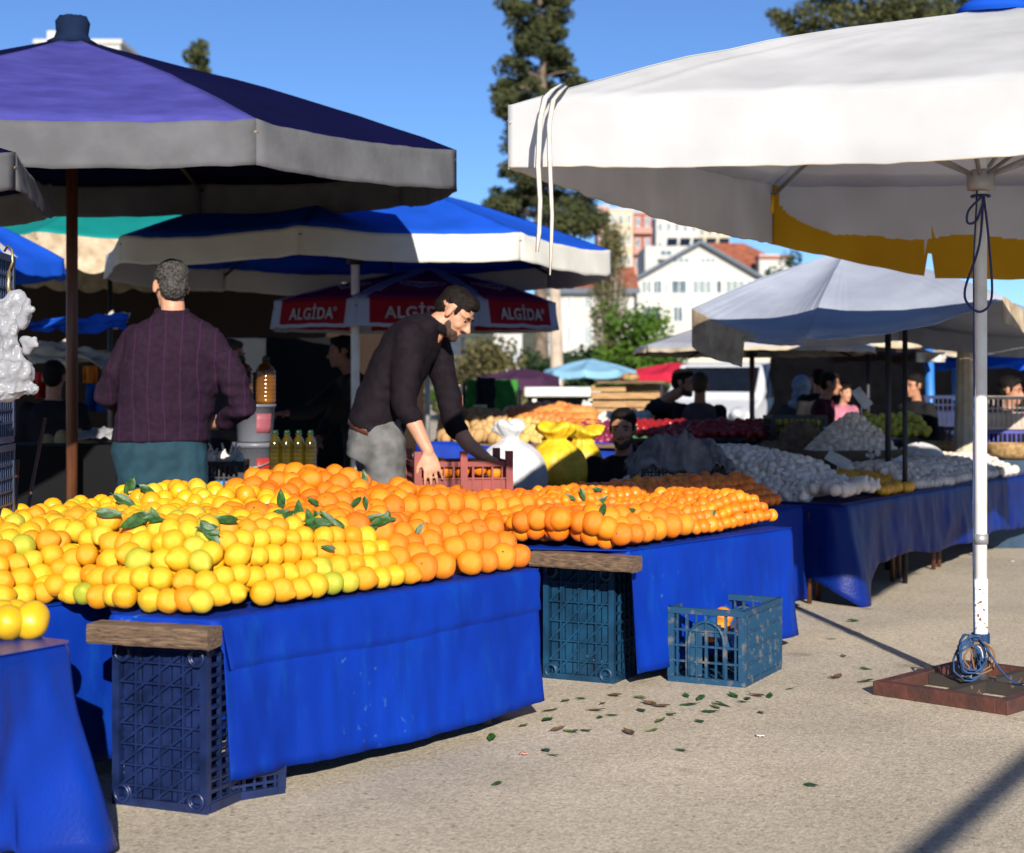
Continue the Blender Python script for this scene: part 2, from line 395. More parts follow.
def upright(p_near,p_far,H=.3):
    """crate standing on its short end with its base lattice facing the viewer; p_near, p_far: ends of the bottom edge of that face on the ground"""
    a=V(p_near); b=V(p_far); s=(b-a).normalized(); up=V((0,0,1)); inn=V((-s.y,s.x,0))
    if inn.y<0: inn=-inn
    # local x -> up (length), local z (opening) -> inward, local y -> z cross x
    y=inn.cross(up); c=(a+b)/2
    R3=Matrix((up,y,inn)).transposed()
    return Matrix.Translation(c+up*.24)@R3.to_4x4()
crate('navy crate standing on end under the lemon stall, its ribbed base facing out',upright((-.868,4.685,0),(-1.165,4.81,0)),M_navycrate,L=.48,Wd=.325,nx=8,ny=4,name='plastic_crate')
crate('teal crate standing on end under the plank of the farther mandarin stall',upright((.405,6.675,0),(.135,6.805,0)),M_tealcrate,L=.48,Wd=.315,nx=6,ny=4)
Mc=Matrix.Translation((-.60,4.98,0))@Matrix.Rotation(math.atan2(U.y,U.x),4,'Z')@Matrix.Rotation(0,4,'X')
crate('navy crate lying flat on the asphalt, peeping out below the lemon stall cloth',Matrix.Translation((-.885,4.93,.0))@Matrix.Rotation(.62,4,'Z'),M_navycrate,L=.34,Wd=.24,H=.085,nx=5,ny=4,nzr=2,diag=False,rings=False)
# open crate on the ground
ca=math.atan2(.89,.45); lx=V((math.cos(ca),math.sin(ca),0)); ly=V((-lx.y,lx.x,0))
corner=G(745,688); cc=corner+lx*.24+ly*.165
M3=Matrix.Translation(cc)@Matrix.Rotation(ca,4,'Z')
crate('dusty teal open crate on the asphalt before the mandarin stall, oranges inside',M3,M_dustcrate,L=.48,Wd=.33,H=.305,nx=7,ny=4,nzr=4,diag=False,rings=False,arch=True)
o=MB(); o.grid(lambda u,v:M3@V(((u-.5)*.40,(v-.5)*.27,.17+.09*nz(u*3,v*3)+.1*(u-.3))),16,12)
tag(o.build('bag',mat('crumpled_blue_film',(.01,.08,.25),.3,bump=.3,bscale=30),solid=.003),'crumpled blue plastic sheet stuffed into the open teal crate','bag')
# boards
def board(label,a,b,w,h,m=None):
    mb=MB(); a=V(a);b=V(b); x=(b-a).normalized(); y=V((-x.y,x.x,0)); n=16
    for i in range(n):pass
    rr=[]
    for i in range(n+1):
        p=a+(b-a)*i/n; hh=h*(1+.05*nz(i*.5,1,2)); k=.007
        c=[(-w/2+k,-hh/2),(w/2-k,-hh/2),(w/2,-hh/2+k),(w/2,hh/2-k),(w/2-k,hh/2),(-w/2+k,hh/2),(-w/2,hh/2-k),(-w/2,-hh/2+k)]
        rr.append([p+y*(cy+.004*nz(i*.7,3,4))+V((0,0,cz+.003*nz(i*.6,9,j))) for j,(cy,cz) in enumerate(c)])
    mb.rings(rr,sm=False); ob=mb.build('wooden_plank',m or M_board); return tag(ob,label,'plank')
def board_mat(nm,x):
    m=mat(nm,(.23,.145,.085),.9,scale=4,col2=(.05,.032,.022),bump=.8,bscale=16,stretch=x,lo=.3,hi=.72); return m
Mb=board_mat('old_plank_wood',(4,14,40))
board('weathered plank lying on the navy crate at the near end of the lemon stall',(-1.2,4.745,.513),(-.838,4.655,.508),.10,.056,Mb)
board('weathered plank lying on the teal crate at the end of the mandarin stall',(.09,6.655,.513),(.49,6.45,.51),.10,.058,Mb)
# ---------------------------------------------------------------- display tables and their cloths
M_frame=mat('table_metal',(.08,.06,.05),.5,metal=.6)
def table(label,corners,ztop,legs):
    root=thing('display_table',label,'table',V((sum(c[0] for c in corners)/len(corners),sum(c[1] for c in corners)/len(corners),0)))
    mb=MB(); n=len(corners); vs=[V((c[0],c[1],z)) for z in(ztop-.03,ztop) for c in corners]
    mb.add(vs,[tuple(reversed(range(n))),tuple(range(n,2*n))]+[(i,(i+1)%n,n+(i+1)%n,n+i) for i in range(n)],0,False)
    mb.build('tabletop',M_board,root)
    for p in legs:
        l=MB(); l.box((p[0],p[1],(ztop-.03)/2),(.035,.035,ztop-.032)); l.build('leg',M_frame,root)
    return root
def bxy(a,b): q=CR+U*a+W*b; return (q.x,q.y)
# front bench A (lemons), back bench, front bench B (mandarins)
tE=(-1.17,4.83)
table('trestle table under the nearer half of the citrus display',[bxy(.05,.05),bxy(1.5,.05),bxy(1.5,.55),(-1.12,5.02)],.54,[bxy(.35,.12),bxy(1.4,.12),bxy(1.4,.5),bxy(.4,.5)])
cloth('tablecloth','bright blue cloth hung over the front of the nearer lemon and orange table',[tE,bxy(.0,.0),bxy(1.555,.0),bxy(1.56,.55)],.55,lambda u:.50 if u<.1 else (.50-.43*smooth((u-.145)/.012) if u<.16 else .07+.012*math.sin(u*9)),M_dcloth,closed_top=[V(tE),V(bxy(0,0)),V(bxy(1.555,0)),V(bxy(1.56,.62)),V(bxy(.1,.62))],flare=.02,wr=.018,seed=2.1,crease=True)
table('trestle table under the long rear half of the citrus display',[bxy(-1.6,.66),bxy(4.7,.66),bxy(4.7,1.75),bxy(-1.6,1.75)],.54,[bxy(a,b) for a in(-1.2,.6,2.2,4.4) for b in(.72,1.68)])
cloth('tablecloth','blue cloth hanging from the rear citrus table behind the front tables',[bxy(-1.65,1.75),bxy(-1.65,.61),bxy(4.75,.61),bxy(4.75,1.8)],.55,.05,M_dcloth,closed_top=[V(bxy(-1.65,1.78)),V(bxy(-1.65,.61)),V(bxy(4.75,.61)),V(bxy(4.75,1.78))],flare=.02,seed=5.5)
table('trestle table under the mandarins at the farther end',[bxy(2.42,.16),bxy(3.5,.14),bxy(3.5,.55),bxy(2.42,.55)],.54,[bxy(2.75,.14),bxy(3.42,.14),bxy(3.42,.5),bxy(2.75,.5)])
cloth('tablecloth','bright blue cloth hung over the front of the farther mandarin table',[bxy(2.26,.55),bxy(2.26,.15),bxy(2.275,.09),bxy(3.55,.04),bxy(3.58,.6)],.55,lambda u:.47-.41*smooth((u-.202)/.008),M_dcloth,closed_top=[V(bxy(1.98,.7)),V(bxy(2.08,.46)),V(bxy(2.26,.09)),V(bxy(3.55,.04)),V(bxy(3.58,.6))],flare=.03,wr=.018,seed=8.2)
# near left table with a shiny loose sheet
A0=V((-1.134,4.30)); d0=V((.52,.854)); n0=V((-.854,.52))
table('low table at the near left corner holding quinces',[tuple(A0-d0*.04+n0*.05),tuple(A0-d0*.04+n0*.8),tuple(A0-d0*1.0+n0*.8),tuple(A0-d0*1.0+n0*.05)],.545,[tuple(A0-d0*.3+n0*.15),tuple(A0-d0*.2+n0*.7),tuple(A0-d0*.9+n0*.7),tuple(A0-d0*.9+n0*.15)])
def q0(p,u,k):
    # corner swings out into a loose cone shaped fold
    c=math.exp(-((u-.50)/.045)**2); out=(d0-n0*.8).normalized()
    s=c*k**1.3*.10-.05*k*math.exp(-((u-.445)/.018)**2)-.03*k*math.exp(-((u-.56)/.02)**2); p=p+V((out.x,out.y,0))*s
    p.z+=(.05*math.exp(-((u-.41)/.035)**2)-.0*c)*k
    return p
cloth('tablecloth','shiny blue sheet draped over the near left quince table, its corner swinging loose',[tuple(A0-d0*1.1),tuple(A0-d0*.03),tuple(A0+n0*.03),tuple(A0+n0*1.0)],.555,.022,M_gloss,closed_top=[V(tuple(A0-d0*1.1)),V(tuple(A0-d0*.03)),V(tuple(A0+n0*.03)),V(tuple(A0+n0*1.0)),V(tuple(A0+n0*1.0-d0*1.1))],flare=.03,wr=.04,seed=11.4,fn=q0,nu=200)
crate_flat('blue crate half hidden beneath the shiny sheet of the quince table',V((A0.x-.33,A0.y-.20,0)),1.0,(.4,.3,.2),M_leftcrate)
# ---------------------------------------------------------------- fruit
def fruit_mesh(kind,seed):
    mb=MB(); mb.ell((0,0,0),1,nu=18,nv=12); bm=[]
    for v in mb.v:
        d=v.copy(); z=d.z
        k=1+.075*nz(d.x*1.3+seed,d.y*1.3,d.z*1.3)
        if kind=='lemon':
            tip=max(0,abs(z)-.86)/.14; v.x*=k; v.y*=k; v.z=z*(1.10+.05*math.sin(seed*5))*k+math.copysign((.20 if z>0 else .07)*tip,z)
        elif kind=='quince':
            v.x*=k*(1+.06*nz(d.x*3,d.y*3,seed)); v.y*=k; v.z=z*1.12*k+.05*(1-z); v.x*=1-.16*z; v.y*=1-.16*z
        elif kind=='garlic':
            an=math.atan2(d.y,d.x); rr=1+.13*abs(math.sin(an*4+seed)); v.x*=rr*k; v.y*=rr*k; v.z=z*.82+.75*max(0,z-.8)/.2
            if z>.8: v.x*=.6; v.y*=.6
        elif kind=='potato':
            v.x*=1.25*k; v.y*=.95*k; v.z*=.8
        elif kind=='onion':
            v.x*=k; v.y*=k; v.z=z*.9+.25*max(0,z-.85)/.15
        else:
            fl=.93 if kind=='orange' else .82
            v.x*=k; v.y*=k; v.z=z*fl*k-math.copysign(.10*math.exp(-((1-abs(z))/.02)**1.0),z)*(1 if kind!='orange' else .7)
        v_=v
    return mb
def proto_meshes(kind,m,n=3,extra=None):
    out=[]
    for i in range(n):
        mb=fruit_mesh(kind,i*3.7+1)
        mats=[m]
        if extra: 
            z=max(v.z for v in mb.v); mb.tube([(0,0,z-.12),(0,0,z-.02)],[.09,.07],6,1); mats.append(extra)
        out.append(mb.mesh(kind,mats))
    return out
M_lemon=fruit_mat('lemon_peel',rough=.42,bump=.4,cols=[(0,(.70,.27,.005)),(.22,(.73,.33,.007)),(.5,(.76,.40,.008)),(.84,(.72,.44,.014)),(.94,(.56,.46,.03)),(1,(.36,.42,.03))],blotch=(.86,.66,.34))
M_orange=fruit_mat('orange_peel',rough=.42,bump=.45,cols=[(0,(.70,.155,.002)),(.5,(.74,.20,.003)),(1,(.76,.255,.005))],blotch=(.88,.64,.45))
M_mand=fruit_mat('mandarin_peel',[(0,(.69,.15,.002)),(.6,(.73,.19,.003)),(1,(.75,.25,.005))],blotch=(.92,.8,.6),bscale=90)
M_quince=fruit_mat('quince_skin',[(0,(.62,.36,.008)),(1,(.66,.42,.012))],blotch=(.9,.75,.4),bump=.1)
M_stem=mat('fruit_stem',(.05,.04,.015),.8)
ME={'lemon':proto_meshes('lemon',M_lemon),'orange':proto_meshes('orange',M_orange,3,M_stem),'mandarin':proto_meshes('mandarin',M_mand,3,M_stem),'quince':proto_meshes('quince',M_quince,2,M_stem)}
def rrot(tilt=1.):
    return (R.uniform(-tilt,tilt)*PI/2,R.uniform(-tilt,tilt)*PI/2,R.uniform(0,2*PI))
def put(kind,p,r,rot,label,group,cat=None):
    o=bpy.data.objects.new(kind,R.choice(ME[kind])); COL.objects.link(o); o.location=p; o.scale=(r,r,r); o.rotation_euler=rot
    return tag(o,label,cat or kind.replace('_',' '),group)
def lumps(name,kind_mat,pts,label,cat,kind='orange',stuff=True):
    mb=MB(); pr=MB(); pr.ell((0,0,0),1,nu=10,nv=7)
    for p,r in pts: mb.add([p+v*r*(1+.05*nz(v.x+p.x*9,v.y+p.y*9,v.z)) for v in pr.v],pr.f)
    o=mb.build(name,kind_mat); tag(o,label,cat); 
    if stuff: o['kind']='stuff'
    return o
def Rf(a): return .12+.08*(1-smooth(a/1.5))
def h_front1(a,b): return .55+Rf(a)*min(smooth(b/.26),smooth((a+.36*min(b,.30)+.02)/.30))
def h_front2(a,b): return .55+(.075+.045*smooth((a-3.0)/.4)*smooth((3.6-a)/.2))*smooth((b-.05)/.2)*smooth((a-2.13+.45*(b-.09))/.15)
def h_back(a,b):
    h=.55+(.150-.035*smooth((a-1.9)/.4))*smooth((b-.61)/.24)
    h+=.075*math.exp(-((a-1.02)**2+(b-1.3)**2)/.08)+.095*math.exp(-((a-1.66)**2+(b-1.35)**2)/.07)-.03*math.exp(-((a-1.38)**2+(b-1.5)**2)/.02)
    h-=.02*smooth((.2-a)/.5)
    h-=.05*smooth((b-1.0)/.4)*smooth((a-2.4)/.6)
    return h
def project(p): return CX+p.x/p.y*F, HY+(CH-p.z)/p.y*F
fr=[]
def fill(h,a0,a1,b0,b1,kindf,jit0,jit1):
    b=b0; row=0; zprev=None
    while b<b1:
        a=(a0(b) if callable(a0) else a0)+ (R.uniform(0,.05) if b0!=.06 else 0); last=None
        while a<a1:
            k=kindf(a,b)
            if k is None: a+=.03; continue
            r={'lemon':.0368,'orange':.0475,'mandarin':.0305}[k]*R.uniform(.90,1.10)
            if k=='mandarin' and R.random()<.12: r*=1.12
            a+=r if last is None else 0
            j=jit0+(jit1-jit0)*smooth((b-b0)/.4)
            p=B(a+R.gauss(0,j*r),b+R.gauss(0,j*r),h(a,b)+r*.9+R.gauss(0,j*r*.8))
            fr.append((k,p,r,b-b0<.24,a,b)); last=r
            sl=(h(a+.03,b)-h(a,b))/.03; a+=2*r*.985/math.sqrt(1+sl*sl)
        am=((a0(b) if callable(a0) else a0)+a1)/2; pr={'lemon':.064,'orange':.081,'mandarin':.053}[kindf(am,b) or 'lemon']
        # walk along the profile by one pitch
        db=.002
        while math.hypot(db,h(am,b+db)-h(am,b))<pr: db+=.002
        b+=db; row+=1
def k_front1(a,b): return 'lemon' if a<.93-.35*b else 'orange'
def k_back(a,b):
    if a<1.12+.45*(b-.7)+.03*math.sin(b*20): return 'lemon'
    return 'orange' if a<2.55-.15*(b-.6) else 'mandarin'
def k_front2(a,b): 
    if a<2.80 and b<.22: return 'orange'
    if a<2.42 and b<.5: return 'orange'
    return 'mandarin'
fill(h_front1,lambda b:-.36*min(b,.30)-.01,.20,.06,.70,k_front1,.08,.25)
fill(h_front1,.175,1.12,.045,.80,k_front1,.03,.3)
fill(h_front1,1.12,1.53,.045,.42,lambda a,b:'orange',.03,.1)
fill(h_back,-1.45,.10,.66,1.55,k_back,.05,.32)
fill(h_back,.12,1.1,.85,1.6,k_back,.25,.35)
fill(h_back,1.12,2.56,.66,1.6,k_back,.04,.3)
fill(h_back,2.57,4.55,.66,1.35,k_back,.04,.25)
fill(h_front2,lambda b:2.20-.45*(b-.09),3.54,.12,.62,k_front2,.05,.2)
LB={'lemon':'yellow lemon heaped with the others on the near left of the blue citrus stall',
    'orange':'large orange heaped with the others along the middle of the blue citrus stall',
    'mandarin':'small mandarin heaped with the others on the far right of the blue citrus stall'}
for k in ('lemon','orange','mandarin'):
    L=[f for f in fr if f[0]==k]
    vis=[]; hid=[]
    for f in L:
        x,y=project(f[1]); (vis if -25<x<1040 else hid).append(f)
    vis.sort(key=lambda f:f[1].y)
    # the nearest 300 stand alone; the heap's top rows further back are kept too
    one=vis[:300]; rest=vis[300:]
    for f in one:
        rot=rrot(.9) if k!='lemon' else (PI/2+R.uniform(-.5,.5),R.uniform(-.6,.6),R.uniform(0,2*PI))
        put(k,f[1],f[2],rot,LB[k],k+'s heaped on the citrus stall')
    under=[]
    for f in vis:
        q=f[1]+V((U.x,U.y,0))*f[2]*R.uniform(.6,1.2)+V((W.x,W.y,0))*f[2]*.7; q.z-=f[2]*.95
        if q.z>.585: under.append((q,f[2]*.98))
    pts=[(f[1],f[2]) for f in rest]+under
    lumps(k+'s',{'lemon':M_lemon,'orange':M_orange,'mandarin':M_mand}[k],pts,{'lemon':'mass of lemons packed below and behind the front rows','orange':'mass of oranges packed below and behind the front rows','mandarin':'mass of mandarins packed below and behind the front rows'}[k],k+'s')
    print(k,len(L),len(one),len(rest))
for (px,py,d,r,rot) in ((8,638,4.33,.048,(1.4,.3,.2)),(31,634,4.36,.049,(.5,.2,2)),(2,620,4.5,.043,(.9,1.2,1)),(16,622,4.52,.042,(1.5,.2,.7))):
    p=P(px,py,d); p.z=.555+r*.95; 
    put('quince',p,r,rot,'yellow quince on the shiny blue sheet at the near left corner','quinces on the near left table')
for (a,b,c) in ((.02,.03,.06),(-.12,.02,.06),(.1,-.06,.09),(-.02,-.08,.04),(.14,.06,.1)):
    put('orange',M3@V((a,b,.15+c*.7)),.042,rrot(),'orange left inside the open teal crate on the asphalt','oranges in the open teal crate')
# ---------------------------------------------------------------- umbrellas
def fabric(name,c,tr=.25,col2=None,scale=3.,var=.06,rough=.85,bump=.25,bscale=14,spec=.12,**k):
    return mat(name,c,rough,var,scale,bump,bscale,col2,spec=spec,trans=tr,**k)
M_white=fabric('white_canvas',(.69,.70,.71),.47,var=.05,bump=.5,bscale=5)
M_whiteold=fabric('cream_canvas',(.62,.55,.42),.2,col2=(.42,.35,.25),scale=7)
M_purple=fabric('violet_canvas',(.062,.060,.27),.03,col2=(.04,.04,.2),scale=5,stretch=(1,1,3))  # violet for the near panel, the other panels are navy
M_navy=fabric('navy_canvas',(.003,.003,.03),.03,spec=.05)
M_grey=fabric('grey_canvas',(.115,.117,.125),.03,col2=(.085,.086,.092),scale=6,bump=.5)
M_blue=fabric('royal_blue_canvas',(.012,.10,.66),.25,col2=(.008,.08,.5))
M_offw=fabric('off_white_canvas',(.66,.64,.57),.2,var=.05)
M_bluegrey=fabric('pale_grey_canvas',(.40,.44,.52),.15,col2=(.31,.34,.42),scale=2.5)
M_beige=fabric('stained_beige_canvas',(.6,.5,.36),.15,col2=(.36,.27,.17),scale=9)
M_yellow=fabric('mustard_canvas',(.74,.50,.045),.6,col2=(.62,.38,.03),scale=2)
M_maroon=fabric('maroon_canvas',(.20,.012,.085),.06)
M_redc=fabric('red_canvas',(.24,.008,.018),.06)
M_trim=fabric('pale_trim_canvas',(.34,.40,.52),.12)
M_teal=fabric('teal_canvas',(.006,.24,.22),.2,var=.05)
M_ltblue=fabric('pale_blue_tarp',(.22,.42,.58),.15,var=.08)
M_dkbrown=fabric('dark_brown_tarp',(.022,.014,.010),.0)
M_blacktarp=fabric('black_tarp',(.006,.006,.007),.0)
M_pole=mat('white_painted_steel',(.74,.73,.70),.35,scale=9,col2=(.62,.58,.5),lo=.25,hi=.5)
M_rustpole=mat('chipped_white_paint',(.74,.73,.7),.45,scale=42,col2=(.13,.05,.02),lo=.36,hi=.42,bump=.4,bscale=80)
M_wood=mat('varnished_pole_wood',(.13,.045,.018),.45,scale=5,col2=(.07,.022,.01),stretch=(8,8,.6))
M_dark=mat('dark_steel',(.02,.02,.024),.5,metal=.4)
M_rib=mat('rib_wood',(.20,.13,.07),.6)
M_greyrib=mat('grey_steel',(.32,.32,.33),.45,metal=.5)
def umbrella(label,corners,apex,pole,mats,panel,valance,vmat,pole_m,pole_r=.024,rib_m=None,hub_z=None,group=None,psag=.04,esag=.02,ribs=True,cap=None,
             vflare=.03,vfn=None,open_edges=(),pole_top=None,rip=.012,dome=.05,cat='market umbrella',name='market_umbrella'):
    corners=[V(c) for c in corners]; apex=V(apex); pole=V(pole); n=len(corners)
    root=thing(name,label,cat,V((pole.x,pole.y,0)),group)
    can=MB(); val=MB()
    def edge(i,u):
        a=corners[i];b=corners[(i+1)%n]; p=a.lerp(b,u); p.z-=esag*4*u*(1-u); return p
    for i in range(n):
        if i in open_edges: continue
        def f(u,v,i=i):
            e=edge(i,u); t=apex.lerp(e,.02+.98*v); t.z+=-psag*4*u*(1-u)*v*(1.2-v)*2.2+dome*math.sin(PI*v**1.25)*(corners[i]-apex).length*.3
            mu=min(u,1-u); t.z+=.007*nz(t.x*4,t.y*4,3.3)+.004*nz(t.x*13,t.y*13,3.3)+.02*math.exp(-mu*9)*min(1,mu*10)*v*nz(u*26,v*2.5,i); return t
        NU=150 if callable(valance) else 28
        can.grid(f,NU,12,mifn=lambda u,v,i=i:panel(i,u,v))
        if valance:
            hv=valance if not callable(valance) else (lambda u,i=i:valance(i,u))
            a=corners[i];b=corners[(i+1)%n]; t=(b-a); nr=V((t.y,-t.x,0)).normalized()
            c0=sum(corners,V())/n
            if nr.dot(a-c0)<0: nr=-nr
            def fv(u,v,i=i):
                e=f(u,1)+V((0,0,.003))
                h=hv if not callable(hv) else hv(u)
                mid=min(1,4*u*(1-u)*3)
                r=rip*(nz(u*9+i*3,v*1.2,i)+.5*nz(u*22+i,v*2,i+5))*v*mid
                return e+nr*(vflare*v*mid+r)+V((0,0,-h*v-.006*v*mid*nz(u*7,i,2)))
            val.grid(fv,NU,60 if callable(valance) else 8,mifn=lambda u,v,i=i:vmat(i,u,v))
    can.build('canopy',mats,root,solid=.003)
    if valance: val.build('valance',mats,root,solid=.003)
    pm=MB(); pt=pole_top or apex.z-.03
    pm.tube([(pole.x,pole.y,0),(pole.x,pole.y,pt)],pole_r,14); pm.build('pole',pole_m,root)
    if ribs:
        hz=hub_z or (corners[0].z+.05); hub=V((pole.x,pole.y,hz))
        hb=MB(); hb.lathe([(pole_r+.002,hz-.05),(pole_r+.028,hz-.045),(pole_r+.03,hz-.02),(pole_r+.03,hz+.02),(pole_r+.012,hz+.035),(pole_r+.002,hz+.035)],(pole.x,pole.y,0),14)
        hb.build('hub',rib_m or M_rib,root)
        for i in range(n):
            if i in open_edges and (i-1)%n in open_edges: continue
            a=V((pole.x,pole.y,apex.z-.05)); b=corners[i]-V((0,0,.012))
            def rp(t):
                q=a.lerp(b,t); q.z+=dome*math.sin(PI*t**1.25)*(corners[i]-apex).length*.3-.045; return q
            r=MB(); r.tube([rp(k/6) for k in range(7)],.011,6); r.build('rib',rib_m or M_rib,root)
            st=MB(); st.tube([hub,rp(.52)],.009,6); st.build('strut',rib_m or M_rib,root)
    if cap:
        cb=MB(); cap(cb); cb.build('top_cap',mats,root)
    return root
def octagon(cx,cy,r,z,a0,n=8,tilt=(0,0),sq=1):
    return [V((cx+r*math.cos(math.radians(a0)+2*PI*k/n),cy+r*math.sin(math.radians(a0)+2*PI*k/n),z+tilt[0]*math.cos(math.radians(a0)+2*PI*k/n)+tilt[1]*math.sin(math.radians(a0)+2*PI*k/n))) for k in range(n)]
# U1 dark blue, near left.  corner 0 at -98 deg
def cap1(mb,c=V((-2.40,9.0,3.09)),mi=3):
    rr=[]
    for r,z in ((.14,-.035),(.10,-.01),(.085,.02),(.092,.08),(.075,.115),(.01,.12)):
        rr.append([V((c.x+r*(1+.12*nz(k*.9,z*9,2))*math.cos(k*PI/9)+.1*max(0,z)*.3,c.y+r*math.sin(k*PI/9),c.z+z+.018*nz(k*.7,z*20,5))) for k in range(18)])
    mb.rings(rr,mi)
cs=octagon(-2.40,9.0,2.13,2.45,-98.4,tilt=(0,.09))
umbrella('dark blue umbrella with a grey valance above the lemon stall, one panel violet',cs,(-2.40,9.0,3.09),(-2.40,9.0,0),[M_purple,M_navy,M_grey,mat('cap_cloth',(.006,.014,.04),.9,spec=.1)],lambda i,u,v:0 if i==0 else (0 if i==7 and u>.5 else 1),.205,lambda i,u,v:2,M_wood,.032,M_rib,2.45,'market umbrellas',psag=.03,cap=cap1)
cs=octagon(-3.60,6.9,1.68,2.13,-13,tilt=(0,.03))
umbrella('umbrella cut by the left edge, only its drooping grey valance corner showing',cs,(-3.60,6.9,2.6),(-3.60,6.9,0),[M_navy,M_grey],lambda i,u,v:0,.15,lambda i,u,v:1,M_wood,.027,M_rib,2.0,'market umbrellas')
# U2 blue and white
cs=octagon(-1.14,12.0,1.86,2.14,-95,tilt=(0,-.03))
umbrella('royal blue umbrella with an off-white valance above the man bending over oranges',cs,(-1.14,12.0,2.74),(-1.14,12.0,0),[M_blue,M_offw],lambda i,u,v:0,.18,lambda i,u,v:1,M_pole,.031,M_dark,2.1,'market umbrellas',psag=.03)
# U3 red umbrella with writing
c3=V((-.76,12.9,0)); r3=1.15; z3=1.80
cs=octagon(c3.x,c3.y,r3,z3,-108)
def pan3(i,u,v):
    e=min(u,1-u)*2*math.sin(PI/8)*2*r3*v*.5
    return 2 if min(u,1-u)*v<.075 else 0
u3=umbrella('maroon and red umbrella with pale seams, white lettering and heart emblems',cs,(c3.x+.13,c3.y,2.10),V((c3.x+.10,c3.y,0)),[M_maroon,M_redc,M_trim],pan3,.205,lambda i,u,v:2 if (min(u,1-u)<.09 or v>.86) else 1,M_greyrib,.02,M_dark,1.7,'market umbrellas',psag=.0,esag=.0,rip=.003,vflare=.035)
M_letter=mat('white_print',(.36,.36,.39),.8)
M_emblem=mat('lilac_print',(.42,.42,.66),.7)
ap=V((c3.x+.13,c3.y,2.10))
for i in (7,0,1):
    a=cs[i]; b=cs[(i+1)%8]; mid=(a+b)/2
    xdir=(b-a).normalized(); dn=(mid-ap); 
    # local slope low on the panel
    def fpt(v): 
        q=ap.lerp(mid,.02+.98*v); q.z+=.05*math.sin(PI*v**1.25)*(a-ap).length*.3; return q
    def place(name,me,v,mm,lift=.012):
        yd=(fpt(v-.05)-fpt(v+.05)).normalized(); n_=xdir.cross(yd).normalized()
        if n_.dot(mid-c3)<0 and n_.z<0: n_=-n_
        x=yd.cross(n_).normalized()
        M=Matrix((x,yd,n_)).transposed().to_4x4(); M.translation=fpt(v)+n_*lift
        me.transform(M); me.transform(Matrix.Translation(-ROOT[u3.name]))
        o=bpy.data.objects.new(name,me); COL.objects.link(o); o.parent=u3; me.materials.clear(); me.materials.append(mm); return o
    cu=bpy.data.curves.new('t','FONT'); cu.body='ALG\u0130DA'; cu.size=.118; cu.extrude=.0015; cu.align_x='CENTER'; cu.align_y='CENTER'; cu.space_character=1.08; cu.offset=.0025
    to=bpy.data.objects.new('t',cu); COL.objects.link(to); dg=bpy.context.evaluated_depsgraph_get(); me=bpy.data.meshes.new_from_object(to.evaluated_get(dg)); bpy.data.objects.remove(to)
    nv_=V((xdir.y,-xdir.x,0)); nv_=nv_ if nv_.dot(mid-c3)>0 else -nv_; nv_=(nv_+V((0,0,.17))).normalized()
    def onval(me,dx,dz):
        yd=nv_.cross(xdir).normalized(); x=xdir
        if yd.z<0: yd=-yd; 
        x=yd.cross(nv_).normalized(); M=Matrix((x,yd,nv_)).transposed().to_4x4(); M.translation=mid+V((0,0,-.105+dz))+x*dx+V((nv_.x,nv_.y,0)).normalized()*(.030-dz*.17)
        me.transform(M); me.transform(Matrix.Translation(-ROOT[u3.name])); o=bpy.data.objects.new('lettering',me); COL.objects.link(o); o.parent=u3; me.materials.clear(); me.materials.append(M_letter)
    onval(me,0,0)
    cu=bpy.data.curves.new('t','FONT'); cu.body='\u00ae'; cu.size=.05; cu.extrude=.0015; cu.align_x='CENTER'; cu.align_y='CENTER'
    to=bpy.data.objects.new('t',cu); COL.objects.link(to); dg=bpy.context.evaluated_depsgraph_get(); me=bpy.data.meshes.new_from_object(to.evaluated_get(dg)); bpy.data.objects.remove(to)
    onval(me,.25,.03)
    # heart swirl: two nested heart outlines
    hm=MB()
    for k,(sx,sy,rr) in enumerate(((.019,.0085,.013),(.0125,.0055,.010),(.0065,.0028,.006))):
        pts=[]
        for q in range(36):
            t=2*PI*q/36; pts.append(V((16*math.sin(t)**3*sx*.55,(13*math.cos(t)-5*math.cos(2*t)-2*math.cos(3*t)-math.cos(4*t))*sy*.75,0)))
        hm.tube(pts,rr*.55,5,closed=True)
    for v in hm.v: v.z*=.12
    place('emblem',hm.mesh('emblem',[M_emblem]),.68,M_emblem,.010)
# U4 big white
A=V((-.012,5.39,2.13)); Bc=V((1.36,8.62,2.24)); Cc=V((3.9,7.7,2.2)); Dd=V((2.55,4.55,2.16))
def v4(i,u):
    if i==0: return .21+.10*u-.0*u
    if i==1: return .31+.15*u/.287 if u<.290 else (.345 if u<.303 else .46+.03*u)
    if i==2: return .3
    return .205+.035*(1-u)*0+.02*math.sin(PI*u)
def cap4(mb,c=V((1.9,6.5,2.70))):
    rr=[]
    for r,z in ((.16,-.03),(.12,.012),(.06,.04),(.01,.045)): rr.append([V((c.x+r*math.cos(k*PI/9),c.y+r*math.sin(k*PI/9),c.z+z)) for k in range(18)])
    mb.rings(rr,2)
M_brownband=fabric('brown_band_canvas',(.30,.13,.03),.4)
M_whiteunder=M_white
u4=umbrella('big white umbrella on a white pole at the right, its far valance mustard yellow',[A,Bc,Cc,Dd],(1.9,6.5,2.70),(1.86,6.55,0),[M_white,M_yellow,M_blue,M_brownband,M_whiteold],lambda i,u,v:0,v4,
  lambda i,u,v:(4 if v>.982 else 0) if i!=1 else (1 if (v*v4(1,u)>.262+.012*math.sin(u*30) or u<.010+.075*max(0,v/.62)**4) else 0),M_pole,.0255,M_greyrib,2.03,'market umbrellas',psag=.06,esag=.0,cap=cap4,vflare=.0,rip=.012,pole_top=2.68,dome=.065)
